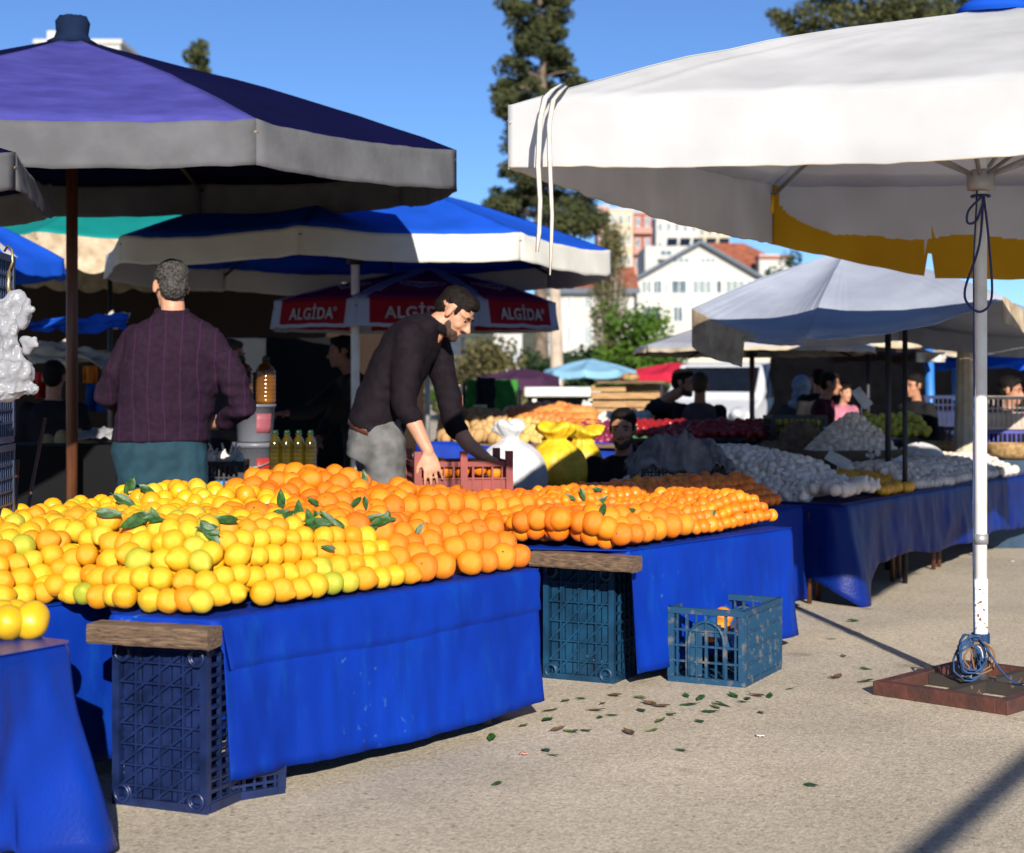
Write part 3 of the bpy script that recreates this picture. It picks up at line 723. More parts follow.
# intermediate ribs of the big umbrella
for (p,q) in ((A,Bc),(Bc,Cc),(Cc,Dd),(Dd,A)):
    m_=(p+q)/2; m_.z-=.03; hub=V((1.86,6.55,2.03)); st=MB(); st.tube([hub,V((1.86,6.55,2.50)).lerp(m_,.5)],.009,6); st.build('strut',M_greyrib,u4)
# yellow tip at the far left corner, chipped lower pole, clamp
t=MB(); t.tube([Bc+V((-.005,-.03,-.05)),Bc+V((-.01,-.035,-.15))],.013,6); t.build('corner_tip',mat('yellow_tape',(.8,.42,.01),.5,emit=None),u4)
t=MB(); t.tube([(1.86,6.55,.02),(1.86,6.55,.44)],.0285,14); t.build('lower_pole',M_rustpole,u4)
t=MB(); t.tube([(1.86,6.55,.58),(1.86,6.55,.62)],.03,14); t.build('clamp',M_greyrib,u4)
# welded steel base frame of the big umbrella
M_rustframe=mat('rusty_red_steel',(.095,.028,.018),.65,scale=12,col2=(.045,.02,.015),bump=.5,bscale=40)
M_rustfr2=mat('black_rusty_steel',(.03,.024,.02),.7,scale=20,col2=(.2,.1,.06),lo=.3,hi=.36)
fa=PZ(876,694,.0); fb=PZ(993,712,.0); e1=(fb-fa); s_=e1.length; e1.normalize(); e2=V((-e1.y,e1.x,0))
bs=thing('umbrella_base','low rusty red steel frame on the asphalt holding the big white umbrella\'s pole','umbrella base',V((1.86,6.55,0)))
c0=fa; Ls=.66
def rail(nm,p,q,m,w=.05,h=.055,z=.0275):
    mb=MB(); mb.bar(p+V((0,0,z)),q+V((0,0,z)),w,h); mb.build(nm,m,bs,bevel=.003)
e1L=Ls
rail('rail',fa+e2*.0,fa+e1*.52,M_rustframe); rail('rail',fa+e1*.545-e2*.025,fa+e1*.545+e2*(Ls+.025),M_rustframe)
rail('rail',fa+e2*.027+e1*.025,fa+e2*Ls+e1*.025,M_rustframe,.05,.054); rail('rail',fa+e2*Ls+e1*.05,fa+e1*.52+e2*Ls,M_rustframe,.05,.053)
pc=V((1.86,6.55,0))
rail('crossbar',fa+e1*.05+e2*.33,fa+e1*.52+e2*.33,M_rustfr2,.04,.045,.024); rail('crossbar',fa+e1*.285+e2*.03,fa+e1*.285+e2*.31,M_rustfr2,.04,.044,.024); rail('crossbar',fa+e1*.285+e2*.35,fa+e1*.285+e2*(Ls-.03),M_rustfr2,.04,.044,.024)
mb=MB(); mb.tube([pc+V((0,0,.0)),pc+V((0,0,.13))],.034,12); mb.build('socket',M_rustfr2,bs)
# blue rope: bundle at the foot, strand up the pole, loop at the hub
M_rope=mat('blue_rope',(.008,.05,.15),.7,scale=30,var=.3); M_rope2=mat('tan_rope',(.2,.1,.04),.8)
M_navyrope=mat('navy_rope',(.015,.025,.12),.7)
rp=thing('rope','bundle of blue cord tied round the foot of the white pole','rope',pc+V((-.03,-.03,.06)))
mb=MB(); mb2=MB()
for k in range(9):
    cx=-.05+R.uniform(-.025,.045); w_=R.uniform(.03,.06); zt=R.uniform(.17,.23); zb=R.uniform(.03,.09); rt=R.uniform(-.5,.5); oy=R.uniform(-.07,-.035)
    pts=[pc+V((cx+w_*math.sin(t_)*math.cos(rt)+.015*nz(t_*2,k),oy+w_*.4*math.sin(t_)*math.sin(rt),(zt+zb)/2+(zt-zb)/2*math.cos(t_)+.01*nz(t_*1.7,k,3))) for t_ in [2*PI*j/22 for j in range(22)]]
    (mb2 if k%4==3 else mb).tube(pts,.0042,5,closed=True)
for k in range(5): mb.tube([pc+V((.033*math.cos(2*PI*j/14),.033*math.sin(2*PI*j/14),.19+k*.008+.006*nz(j,k))) for j in range(14)],.0045,5,closed=True)
mb.tube(spline([pc+V((.0,-.05,.19)),pc+V((.05,-.09,.1)),pc+V((.09,-.14,.055)),pc+V((.12,-.19,.062))]),.0042,5)
mb.tube([pc+V((-.03,-.02,.2)),pc+V((-.034,-.012,.7)),pc+V((-.030,-.016,1.2)),pc+V((-.032,-.014,1.7)),pc+V((-.02,-.02,1.98))],.0035,5)
mb.build('strand',M_rope,rp); mb2.build('strand',M_rope2,rp)
hz=1.96; mb=MB()
mb.tube(spline([pc+V((-.0,-.04,hz)),pc+V((-.02,-.05,hz-.2)),pc+V((-.075,-.05,hz-.37)),pc+V((-.06,-.05,hz-.435)),pc+V((-.01,-.05,hz-.46)),pc+V((.03,-.05,hz-.40)),pc+V((.02,-.05,hz-.2)),pc+V((.0,-.045,hz))]),.005,6)
mb.tube(spline([pc+V((0,-.045,hz)),pc+V((-.06,-.05,hz-.06)),pc+V((-.065,-.05,hz-.11)),pc+V((-.03,-.05,hz-.1)),pc+V((0,-.045,hz-.02))]),.005,6)
mb.tube([pc+V((.035*math.cos(2*PI*j/14),.035*math.sin(2*PI*j/14),hz)) for j in range(14)],.006,5,closed=True)
tag(mb.build('rope',M_navyrope),'thin navy cord hanging in a loop from the big white umbrella\'s hub','rope')
# white strap over the near left corner
M_strap=mat('white_cotton_tape',(.66,.62,.55),.85,scale=30,col2=(.48,.42,.34))
mb=MB(); top=P(558,86,5.25)
def ribbon(pts,w):
    rr=[]
    for p,ww in pts:
        p=V(p); rr.append([p+V((-ww/2,0,.0)),p+V((0,-.004,0)),p+V((ww/2,0,0)),p+V((0,.004,0))])
    mb.rings(rr)
def on4(px,py,d): return P(px,py,d)
ribbon([(P(561,84,5.5),.02),(P(553,89,5.33),.022),(P(545,97,5.26),.02),(P(540,120,5.20),.018),(P(538,165,5.19),.018),(P(540,200,5.18),.016),(P(539,232,5.17),.016),(P(537,252,5.16),.010)],0)
ribbon([(P(566,86,5.5),.02),(P(560,91,5.32),.02),(P(553,100,5.25),.018),(P(549,125,5.18),.016),(P(550,170,5.17),.015),(P(552,215,5.16),.013),(P(551,255,5.15),.010),(P(550,275,5.15),.006)],0)
tag(mb.build('strap',M_strap),'pair of white cotton tapes hanging off the big white umbrella\'s near corner','strap')
# U5 pale grey, right middle
K1=P(692,309,10.3);K2=P(806,336,9.3);K3=P(1003,296,9.3);K4=P(1095,335,12.0);K5=P(900,322,12.8)
def v5(i,u): return .17*(1-.25*u) if i==0 and u<.62 else (.03 if i in(0,1) else .14)
ap5=P(846,250,11.0)
umbrella('pale blue-grey umbrella with a stained beige valance above the garlic stall',[K1,K2,K3,K4,K5],ap5,(P(888,400,10.6).x,10.6,0),[M_bluegrey,M_beige],lambda i,u,v:0,lambda i,u:(.235-.05*u if u<.5 else .04) if i==0 else (.02 if i==1 else .15),lambda i,u,v:1 if (i==0 and u<.6) or i==2 else 0,M_dark,.02,M_dark,1.7,'market umbrellas',psag=.05,esag=.04,pole_top=1.95,rip=.02,ribs=False)
mb=MB(); q=P(905,400,9.9); mb.tube([(q.x,q.y,0),(q.x,q.y,1.62)],.016,10); tag(mb.build('pole',M_dark),'thin black pole standing behind the mandarins and garlic of the shaded stall','pole')
# U6
cs=octagon(P(752,340,13.6).x,13.6,1.0,1.475,-110,tilt=(0,-.02))
umbrella('grey umbrella with a cream edge in front of the white van',cs,(P(752,340,13.6).x,13.6,1.76),(P(752,340,13.6).x,13.6,0),[fabric('grey_lilac_canvas',(.36,.37,.43),.12),M_whiteold],lambda i,u,v:0,.06,lambda i,u,v:1 if v>.45 else 0,M_wood,.022,M_dark,1.45,'market umbrellas',esag=-.02)
# small one behind, right of U6
cs=octagon(P(860,330,15.5).x,15.5,.85,1.62,-100)
umbrella('small pale umbrella tucked behind the grey one, near the maroon-jacketed shopper',cs,(P(860,330,15.5).x,15.5,1.85),(P(868,330,15.5).x,15.5,0),[fabric('dull_white_canvas',(.5,.5,.53),.12),M_whiteold],lambda i,u,v:0,.1,lambda i,u,v:1,M_dark,.02,M_dark,1.55,'market umbrellas')
# U7 teal and U8 blue/white at left rear
cs=octagon(P(122,245,15.5).x,15.5,1.75,2.44,-100,n=6)
umbrella('teal umbrella with a scalloped beige valance behind the dark blue one',cs,(P(112,206,15.5).x,15.5,2.95),(P(110,245,15.5).x,15.5,0),[M_teal,M_beige],lambda i,u,v:0,lambda i,u:.26+.05*abs(math.sin(u*PI*6)),lambda i,u,v:1,M_dark,.022,M_dark,2.2,'market umbrellas')
cs=octagon(P(-52,255,12.5).x,12.5,.88,2.13,-90,n=8)
umbrella('blue umbrella with white seams at the far left edge, below the grey corner',cs,(P(-50,205,12.5).x,12.5,2.55),(P(-52,245,12.5).x,12.5,0),[M_blue,M_offw],lambda i,u,v:1 if u<.22 else 0,.12,lambda i,u,v:0,M_dark,.022,M_dark,1.95,'market umbrellas')
# far umbrellas
cs=octagon(P(590,378,30).x,30,.85,1.33,-100)
umbrella('pale sky-blue umbrella beyond the crate stack, at its left',cs,(P(590,366,30).x,30,1.55),(P(590,366,30).x,30,0),[M_ltblue],lambda i,u,v:0,.12,lambda i,u,v:0,M_dark,.02,M_dark,1.3,'market umbrellas')
cs=octagon(P(520,385,27).x,27,.65,1.22,-100)
umbrella('dark plum umbrella beyond the onion heap',cs,(P(522,372,27).x,27,1.36),(P(520,372,27).x,27,0),[fabric('plum_canvas',(.05,.02,.05),.05)],lambda i,u,v:0,.2,lambda i,u,v:0,M_dark,.02,M_dark,1.15,'market umbrellas')
cs=octagon(P(668,382,32).x,32,.95,1.28,-100)
umbrella('crimson umbrella half hidden behind the crouching man in black',cs,(P(676,370,32).x,32,1.5),(P(676,372,32).x,32,0),[fabric('crimson_canvas',(.5,.02,.05),.15)],lambda i,u,v:0,.15,lambda i,u,v:0,M_dark,.02,M_dark,1.15,'market umbrellas')
# the shadow crossing the lower right asphalt comes from the unseen gantry added below
# ---------------------------------------------------------------- people
M_skin=mat('skin',(.50,.25,.155),.5,var=.08,scale=20,bump=.08,bscale=200,spec=.35)
M_skin2=mat('tanned_skin',(.40,.185,.105),.5,var=.08,scale=20,bump=.08,bscale=200,spec=.35)
M_hairgrey=mat('grey_hair',(.085,.08,.075),.8,spec=.15,scale=90,col2=(.015,.014,.013),bump=.6,bscale=120)
M_hairdk=mat('dark_hair',(.009,.006,.0045),.7,spec=.15,scale=60,var=.3,bump=.6,bscale=120)
M_beard=mat('short_beard',(.06,.032,.02),.8,scale=80,col2=(.03,.016,.01),bump=.5,bscale=160)
M_eye=mat('eye',(.02,.015,.012),.2)
def head(mb,c,fw,up,k=1.,ears=True):
    """cranium, face, jaw, nose, lips, ears as overlapping closed lumps; c = ear level centre"""
    Rm=frame(fw,up); c=V(c)
    def e(p,r,rot=None): mb.ell(c+Rm@(V(p)*k),tuple(x*k for x in r),Rm if rot is None else Rm@rot,16,10)
    e((-.016,0,.036),(.097,.076,.083)); e((.030,0,-.012),(.062,.064,.085)); e((.034,0,-.070),(.050,.050,.044)); e((.070,0,-.098),(.021,.023,.018))
    e((.052,.030,.026),(.036,.036,.016)); e((.052,-.030,.026),(.036,.036,.016)); e((.056,.036,-.03),(.024,.022,.022)); e((.056,-.036,-.03),(.024,.022,.022))
    mb.tube([c+Rm@(V(p)*k) for p in ((.078,0,.016),(.096,0,-.006),(.112,0,-.030))],[.008*k,.010*k,.014*k],8,cap='round')
    e((.097,.011,-.034),(.011,.009,.008)); e((.097,-.011,-.034),(.011,.009,.008))
    e((.080,0,-.060),(.014,.025,.007)); e((.079,0,-.073),(.014,.022,.008))
    if ears:
        for s in(-1,1): e((-.006,s*.079,-.004),(.019,.009,.033),Matrix.Rotation(s*.35,3,'Z'))
    return Rm
def headgear(root,c,fw,up,k,hair,beard,hairm,beardm):
    Rm=frame(fw,up); c=V(c)
    def e(mb,p,r): mb.ell(c+Rm@(V(p)*k),tuple(x*k for x in r),Rm,18,12)
    if hair:
        mb=MB()
        if hair=='short':
            e(mb,(-.024,0,.052),(.099,.082,.080)); e(mb,(-.060,0,.0),(.062,.070,.072)); e(mb,(.035,0,.092),(.045,.055,.030))
            for s in(-1,1): e(mb,(.022,s*.069,.022),(.014,.010,.034))
        elif hair=='crop':
            e(mb,(-.020,0,.050),(.097,.0785,.076)); e(mb,(-.054,0,.004),(.062,.066,.066)); e(mb,(.03,0,.094),(.05,.055,.030)); e(mb,(.052,0,.085),(.032,.05,.026))
            for s in(-1,1): e(mb,(.022,s*.068,.020),(.012,.008,.024))
        elif hair=='scarf':
            e(mb,(-.03,0,.03),(.115,.098,.105)); e(mb,(-.04,0,-.09),(.09,.095,.09)); e(mb,(-.05,0,-.17),(.11,.13,.07))
        elif hair=='cap':
            e(mb,(-.012,0,.062),(.105,.086,.068)); e(mb,(.085,0,.055),(.06,.07,.012))
        m=remesh(mb,.0055*k,2,lambda v:.004*noise.noise(v*45)+.0035*noise.noise(V((v.x*260,v.y*260,v.z*90)))); m.build('scarf' if hair=='scarf' else ('cap' if hair=='cap' else 'hair'),hairm,root)
    if beard:
        mb=MB(); e(mb,(.036,0,-.080),(.0535,.0545,.042)); e(mb,(.068,0,-.100),(.026,.03,.022)); e(mb,(.084,0,-.050),(.011,.028,.006))
        for s in(-1,1): e(mb,(.022,s*.056,-.060),(.020,.009,.028))
        # hollow kept round the mouth by staying behind the lips
        m=remesh(mb,.007*k,2,lambda v:.002*noise.noise(v*150)); m.build('beard',beardm,root)
    for s in(-1,1):
        mb=MB(); e(mb,(.0735,s*.031,.004),(.012,.012,.0075)); mb.build('eye',M_eye,root)
        mb=MB(); e(mb,(.0815,s*.032,.026),(.010,.022,.0055)); mb.build('eyebrow',hairm if hair!='scarf' else M_hairdk,root)
def hand(mb,wrist,fdir,nrm,side=1,curl=.5,k=1.,spread=1.):
    """palm, four bent fingers, thumb; nrm = back of the hand, side=+1 puts the thumb along nrm x fdir"""
    w_=V(wrist); f=V(fdir).normalized(); n=V(nrm); n=(n-f*n.dot(f)).normalized(); s=n.cross(f)*side
    pal=w_+f*.05*k
    mb.loft([(w_-f*.02*k,s*.025*k,n*.019*k),(w_+f*.01*k,s*.028*k,n*.018*k),(w_+f*.045*k,s*.040*k,n*.016*k),(w_+f*.085*k,s*.043*k,n*.013*k),(w_+f*.098*k,s*.036*k,n*.009*k)],14)
    for i,(L,r) in enumerate(((.072,.0088),(.082,.009),(.077,.0086),(.060,.0078))):
        o=(1.5-i)*.0235*k; b=w_+f*.086*k+s*o; ang=(1.5-i)*.09*spread; d=(f*math.cos(ang)+s*math.sin(ang)).normalized()
        pts=[b-f*.02*k,b]; a=0
        for j,fr_ in enumerate((.46,.30,.24)):
            a+=curl*(.55,.75,.55)[j]; pts.append(pts[-1]+(d*math.cos(a)-n*math.sin(a))*L*fr_*k)
        mb.tube(pts,[r*k*1.02,r*k,r*k*.97,r*k*.9,r*k*.78],8,cap='round')
    b=w_+f*.022*k+s*.024*k; t=(f*.72+s*.62-n*.25).normalized(); t2=(f*.9+s*.25-n*.35).normalized()
    mb.tube([b-t*.015*k,b+t*.028*k,b+t*.055*k,b+t*.055*k+t2*.028*k],[.014*k,.0135*k,.0105*k,.0085*k],8,cap='round')
def secs(cs,side,fwd,inf=0.):
    return [(V(c),V(side)*(hw+inf),V(fwd)*(hd+inf)) for c,hw,hd in cs]
# ---- man seen from behind
def man_back():
    s=V((.97,.24,0)); f=V((-.24,.97,0)); up=V((0,0,1)); D=8.05
    def J(px,py,dd=0): return P(px,py,D+dd)
    base=J(160,612); base.z=0
    root=thing('person','grey-haired man seen from behind in a dark purple pullover and teal trousers','person',base)
    hc=J(171,287,.0)
    cx=lambda px,z,dd=0: V(((px-CX)/F*(D+dd),D+dd,z))
    torso=[(cx(161,.78),.205,.13),(cx(160,.88),.225,.145),(cx(162,.98),.222,.145),(cx(166,1.10),.222,.14),(cx(172,1.25),.238,.145),(cx(175,1.36),.24,.14),(cx(175,1.44),.225,.115),(cx(174,1.495),.165,.09),(cx(173,1.53),.10,.075),(cx(172,1.555),.075,.07),(cx(172,1.58),.06,.065)]
    aL=[J(137,340,0),J(118,372,.02),J(108,393,.08),J(120,404,.3),J(150,402,.42)]
    aR=[J(210,343,0),J(231,372,0),J(243,408,.02),J(226,421,.12),J(203,424,.26)]
    lg=[[cx(138,.86),cx(137,.47,-.02),cx(136,.10)],[cx(186,.86),cx(188,.47,-.02),cx(190,.10)]]
    b=MB(); Rm=head(b,hc,V((-.42,.90,-.06)),V((.0,.1,1)),1.02)
    b.tube([J(172,292,.0),J(173,309,-.01),cx(173,1.50)],[.056,.058,.07],14,cap='round')
    b.loft(secs(torso,s,f,-.02),20)
    for arm in(aL,aR): b.tube(arm,[.06,.055,.046,.042,.033],12,cap='round')
    hand(b,aR[-1],(aR[-1]-aR[-2]),V((.1,-.3,.9)),-1,.6); hand(b,aL[-1],V((.8,.5,.1)),V((0,-.2,1)),1,.6)
    for l in lg: b.tube(l,[.085,.058,.045],12,cap='round'); b.tube([l[2]+V((0,-.05,-.04)),l[2]+V((-.02,.14,-.055))],[.05,.035],10,cap='round')
    remesh(b,.007,3).build('body',M_skin,root)
    sw=MB(); t2=[t for t in torso if t[0].z>.93]; t2=[(cx(160,.925),.228,.152)]+t2[0:-1]
    sw.loft(secs(t2,s,f,.012),28)
    sw.tube(aL[:-1],[.078,.076,.070,.058],14,cap='round'); sw.tube(aL[3:],[.056,.048],12)
    sw.tube(aR[:-1],[.078,.076,.070,.056],14,cap='round')
    sw.tube([aR[-2]+(aR[-1]-aR[-2])*-.1,aR[-2]+(aR[-1]-aR[-2])*.2],[.056,.05],14)
    def wr(v): 
        lowb=smooth((1.14-v.z)/.2)
        side=smooth((abs(v.x-base.x)-.2)/.1)
        return .009*noise.noise(V((v.x*4,v.y*4,v.z*11)))+(.011*lowb+.012*side)*noise.noise(V((v.x*3+v.z*5,v.y*4,v.z*24)))+.004*noise.noise(v*30)
    m=mat('purple_knit',(.019,.009,.020),.9,var=.12,scale=40,bump=.35,bscale=240,spec=.1)
    nt=m.node_tree;n=nt.nodes;L=nt.links;bs=n['Principled BSDF'];src=bs.inputs['Base Color'].links[0].from_socket
    tc=n.new('ShaderNodeTexCoord');sx=n.new('ShaderNodeSeparateXYZ');L.new(tc.outputs['Object'],sx.inputs[0])
    nw=n.new('ShaderNodeTexNoise'); nw.inputs['Scale'].default_value=3; L.new(tc.outputs['Object'],nw.inputs['Vector'])
    ma=n.new('ShaderNodeMath');ma.operation='MULTIPLY_ADD';L.new(nw.outputs['Fac'],ma.inputs[0]);ma.inputs[1].default_value=.05;L.new(sx.outputs[0],ma.inputs[2])
    m1=n.new('ShaderNodeMath');m1.operation='MULTIPLY';m1.inputs[1].default_value=13.5;L.new(ma.outputs[0],m1.inputs[0])
    fr_=n.new('ShaderNodeMath');fr_.operation='FRACT';L.new(m1.outputs[0],fr_.inputs[0])
    gt=n.new('ShaderNodeMath');gt.operation='LESS_THAN';gt.inputs[1].default_value=.07;L.new(fr_.outputs[0],gt.inputs[0])
    mx=n.new('ShaderNodeMix');mx.data_type='RGBA';L.new(gt.outputs[0],mx.inputs['Factor']);L.new(src,mx.inputs['A']);mx.inputs['B'].default_value=(.034,.011,.037,1)
    L.new(mx.outputs['Result'],bs.inputs['Base Color'])
    remesh(sw,.011,3,wr).build('pullover',m,root)
    cl=MB()
    for k,zz in enumerate((.0,.022,.04)): cl.tube([J(172,311,0)+V((.0,0,-.02+zz*.5))+s*(.076-.05*zz)*math.cos(2*PI*q/20)+f*(.078-.05*zz)*math.sin(2*PI*q/20)+V((0,0,.012*math.sin(2*PI*q/20))) for q in range(20)],.014,7,closed=True)
    remesh(cl,.008,2).build('collar',m,root)
    tr=MB(); t3=[(cx(160,.72),.20,.13)]+[t for t in torso if t[0].z<.9]+[(cx(161,.955),.218,.142)]; tr.loft(secs(t3,s,f,.010),24)
    for l in lg: tr.tube(l,[.112,.088,.078],14,cap='round')
    mt=mat('teal_trousers',(.013,.042,.062),.8,var=.12,scale=16,bump=.2,bscale=220,spec=.2)
    remesh(tr,.012,3,lambda v:.008*noise.noise(V((v.x*7,v.y*7,v.z*5)))+.004*noise.noise(v*22)).build('trousers',mt,root)
    bl=MB(); bl.ell(cx(132,.925,-.10),(.05,.03,.022)); bl.build('belt_pouch',M_black,root)
    headgear(root,hc,V((-.42,.90,-.06)),V((.0,.1,1)),1.02,'short',None,M_hairgrey,None)
    for l in lg:
        sh=MB(); sh.tube([l[2]+V((0,-.06,-.05)),l[2]+V((0,.05,-.05)),l[2]+V((-.02,.16,-.06))],[.052,.05,.036],10,cap='round'); sh.build('shoe',M_black,root)
man_back()
# ---- man bending over the crate
def man_bend():
    D=8.1
    def J(px,py,dd=0): return P(px,py,D+dd)
    base=J(378,600); base.z=0
    root=thing('person','bearded young man in a dark shirt and grey jeans bending over the red crate','person',base)
    s=V((.25,.97,0)).normalized(); hc=J(455,313,.0); fw=V((.70,-.22,-.60)); up=V((.66,-.12,.70))
    sp=[(J(374,445),.165,.115),(J(377,425),.185,.125),(J(385,400),.185,.125),(J(398,370,.0),.19,.125),(J(410,345),.205,.12),(J(422,327),.17,.095),(J(432,318),.09,.065)]
    axis=(J(420,330)-J(377,425)).normalized(); fwd=s.cross(axis).normalized()
    if fwd.x<0: fwd=-fwd
    aN=[J(410,339,-.17),J(406,375,-.20),J(404,407,-.22),J(415,425,-.24),J(428,451,-.26)]
    aF=[J(434,342,.18),J(446,385,.18),J(455,425,.16),J(468,444,.12),J(486,458,.06)]
    legs=[[J(383,440,-.1),J(386,515,-.1),J(382,590,-.08)],[J(376,440,.1),J(378,515,.12),J(372,592,.12)]]
    b=MB(); head(b,hc,fw,up,1.0)
    b.tube([hc+V((-.015,0,-.02)),J(441,322),J(428,335)],[.055,.058,.07],14,cap='round')
    b.loft([(c,s*(hw-.02),fwd*(hd-.02)) for c,hw,hd in sp],20)
    for arm in(aN,aF): b.tube(arm,[.058,.050,.044,.040,.029],12,cap='round')
    hand(b,aN[-1],V((.22,-.08,-.95)),V((.35,-.9,-.1)),-1,.35,1.05); hand(b,aF[-1],V((.75,-.35,-.35)),V((.2,-.3,.9)),1,.55,1.0)
    for l in legs: b.tube(l,[.085,.058,.045],12,cap='round'); b.tube([l[2]+V((-.05,0,-.06)),l[2]+V((.13,-.02,-.07))],[.045,.033],10,cap='round')
    remesh(b,.0062,2).build('body',M_skin,root)
    sh=MB(); sh.loft([(c,s*(hw+.012),fwd*(hd+.012)) for c,hw,hd in sp[2:]],26); sh.loft([(J(376,429),s*.199,fwd*.139),(J(377,421),s*.197,fwd*.137),(J(382,408),s*.197,fwd*.137),(J(392,384),s*.197,fwd*.135)],26)
    sh.tube(aN[:3]+[J(411,416,-.235)],[.083,.074,.064,.058],14,cap='round'); sh.tube(aF[:3]+[J(459,431,.15)],[.08,.068,.056,.052],14,cap='round')
    m=mat('dark_plum_shirt',(.009,.006,.009),.8,var=.15,scale=30,bump=.25,bscale=260,spec=.12)
    def wr(v): return .009*noise.noise(V((v.x*7+v.z*4,v.y*4,v.z*8-v.x*5)))+.006*noise.noise(V((v.x*16+v.z*10,v.y*9,v.z*20-v.x*10)))
    remesh(sh,.0105,3,wr).build('shirt',m,root)
    cl=MB(); c0=J(436,325); ax2=(J(446,312)-J(428,335)).normalized(); p1=s; p2=p1.cross(ax2).normalized()
    for k in range(3): cl.tube([c0+ax2*(.012*k)+p1*(.079-.004*k)*math.cos(2*PI*q/20)+p2*(.074-.004*k)*math.sin(2*PI*q/20) for q in range(20)],.012,7,closed=True)
    remesh(cl,.008,2).build('collar',m,root)
    tr=MB(); tr.loft([(J(372,462),s*.18,fwd*.13),(J(374,445),s*.19,fwd*.135),(J(378,424),s*.188,fwd*.128),(J(381,417),s*.188,fwd*.127),(J(385,404),s*.182,fwd*.122)],24)
    for l in legs: tr.tube(l,[.112,.085,.075],14,cap='round')
    mj=mat('grey_denim',(.13,.13,.128),.85,var=.2,scale=12,bump=.3,bscale=240,spec=.2)
    remesh(tr,.011,3,lambda v:.009*noise.noise(V((v.x*9,v.y*7,v.z*9)))+.006*noise.noise(V((v.x*20,v.y*10,v.z*26)))).build('jeans',mj,root)
    bt=MB(); bt.loft([(J(375,432),s*.195,fwd*.136),(J(377,424),s*.195,fwd*.136)],24); bt.build('belt',mat('brown_leather',(.10,.03,.015),.5),root)
    headgear(root,hc,fw,up,1.0,'crop','y',M_hairdk,M_beard)
    for l in legs:
        q=MB(); q.tube([l[2]+V((-.06,0,-.07)),l[2]+V((.05,0,-.07)),l[2]+V((.15,-.02,-.075))],[.05,.05,.036],10,cap='round'); q.build('shoe',M_black,root)
man_bend()
# ---- everyone in the background: seated or standing, coarser
def person(label,hpx,hpy,D,yaw,top,pants,pose='stand',skin=M_skin2,hair='short',hairm=M_hairdk,beard=None,lean=0.,k=1.,arms=None,vest=None,pitch=-.1,group=None):
    hc=P(hpx,hpy,D); f=V((math.cos(yaw),math.sin(yaw),0)); s=V((-f.y,f.x,0)); up=V((0,0,1))
    h=hc.z; nb=hc-up*.16*k-f*(.03+lean*.3); hip=nb-up*.48*k*math.cos(lean)-f*.5*k*math.sin(lean)
    if hip.z<.42: pose='sit'
    root=thing('person',label,'person',V((hip.x,hip.y,0)),group)
    fw=(f+up*pitch).normalized()
    ax=(nb-hip).normalized(); fd=s.cross(ax).normalized()
    if fd.dot(f)<0: fd=-fd
    L=.48*k
    sp=[(hip-ax*.05,.165,.115),(hip+ax*.05*k,.175,.12),(hip+ax*.2*k,.17,.115),(hip+ax*.34*k,.195,.12),(hip+ax*.42*k,.17,.10),(hip+ax*.48*k,.08,.065)]
    sp=[(c,a*k,b_*k) for c,a,b_ in sp]
    sh=hip+ax*.40*k; ar=[]
    for sg in(-1,1):
        a0=sh+s*sg*.185*k
        if arms and arms.get(sg): ar.append([a0,P(*arms[sg][0]),P(*arms[sg][1])])
        else: ar.append([a0,a0-up*.27*k+s*sg*.05*k-f*.02,a0-up*.36*k+f*.2*k-s*sg*.05*k])
    lg=[]
    for sg in(-1,1):
        h0=hip+s*sg*.095*k-up*.03
        if pose=='sit':
            fz=.07; kn=h0+f*.40*k+V((0,0,max(.0,.36-h0.z)+.06)); ft=V((kn.x,kn.y,fz))+f*.02; lg.append([h0,kn,ft])
        else: lg.append([h0,V((h0.x,h0.y,h0.z*.52))+f*.03,V((h0.x,h0.y,.08))])
    b=MB(); head(b,hc,fw,up,k); b.tube([hc-up*.05*k,nb,nb-up*.05],[.055*k,.055*k,.06*k],12,cap='round')
    b.loft([(c,s*(a-.015),fd*(q-.015)) for c,a,q in sp],16)
    for a in ar:
        b.tube([a[0],a[1],a[2]],[.055*k,.044*k,.03*k],10,cap='round'); hand(b,a[2],(a[2]-a[1]),up,1,.6,k)
    for l in lg: b.tube(l,[.08*k,.055*k,.045*k],10,cap='round'); b.tube([l[2]-f*.05-V((0,0,.02)),l[2]+f*.13-V((0,0,.03))],[.045*k,.035*k],8,cap='round')
    remesh(b,.011,2).build('body',skin,root)
    t=MB(); t.loft([(c,s*(a+.012),fd*(q+.012)) for c,a,q in sp[:]],18)
    if vest is None:
        tgt=t
    else: tgt=MB()
    for a in ar: tgt.tube([a[0],a[1],a[1].lerp(a[2],.8)],[.075*k,.062*k,.048*k],12,cap='round')
    wr=lambda v:.008*noise.noise(V((v.x*7,v.y*7,v.z*12)))+.006*noise.noise(v*20)
    if vest is not None: remesh(tgt,.016,2,wr).build('sleeves',top,root); remesh(t,.016,2,wr).build('vest',vest,root)
    else: remesh(t,.016,2,wr).build('jacket',top,root)
    tr=MB(); tr.loft([(c,s*(a+.008),fd*(q+.008)) for c,a,q in sp[:2]],16)
    for l in lg: tr.tube(l,[.105*k,.08*k,.065*k],12,cap='round')
    remesh(tr,.016,2,wr).build('trousers',pants,root)
    headgear(root,hc,fw,up,k,hair,beard,hairm,M_beard)
    if pose=='sit':
        st=thing('stool','low wooden stool under the '+' '.join(label.split()[:8]).rstrip(','),'stool',V((hip.x,hip.y,0)))
        z=max(.1,hip.z-.15*k); q=MB(); q.box((hip.x,hip.y,z-.02),(.30,.30,.03),rz3(yaw)); q.build('seat',M_board,st)
        for sx in(-1,1):
            for sy in(-1,1):
                q=MB(); q.bar(V((hip.x,hip.y,0))+f*sx*.11+s*sy*.11,V((hip.x,hip.y,z-.036))+f*sx*.11+s*sy*.11,.03,.03); q.build('leg',M_board,st)
    return root
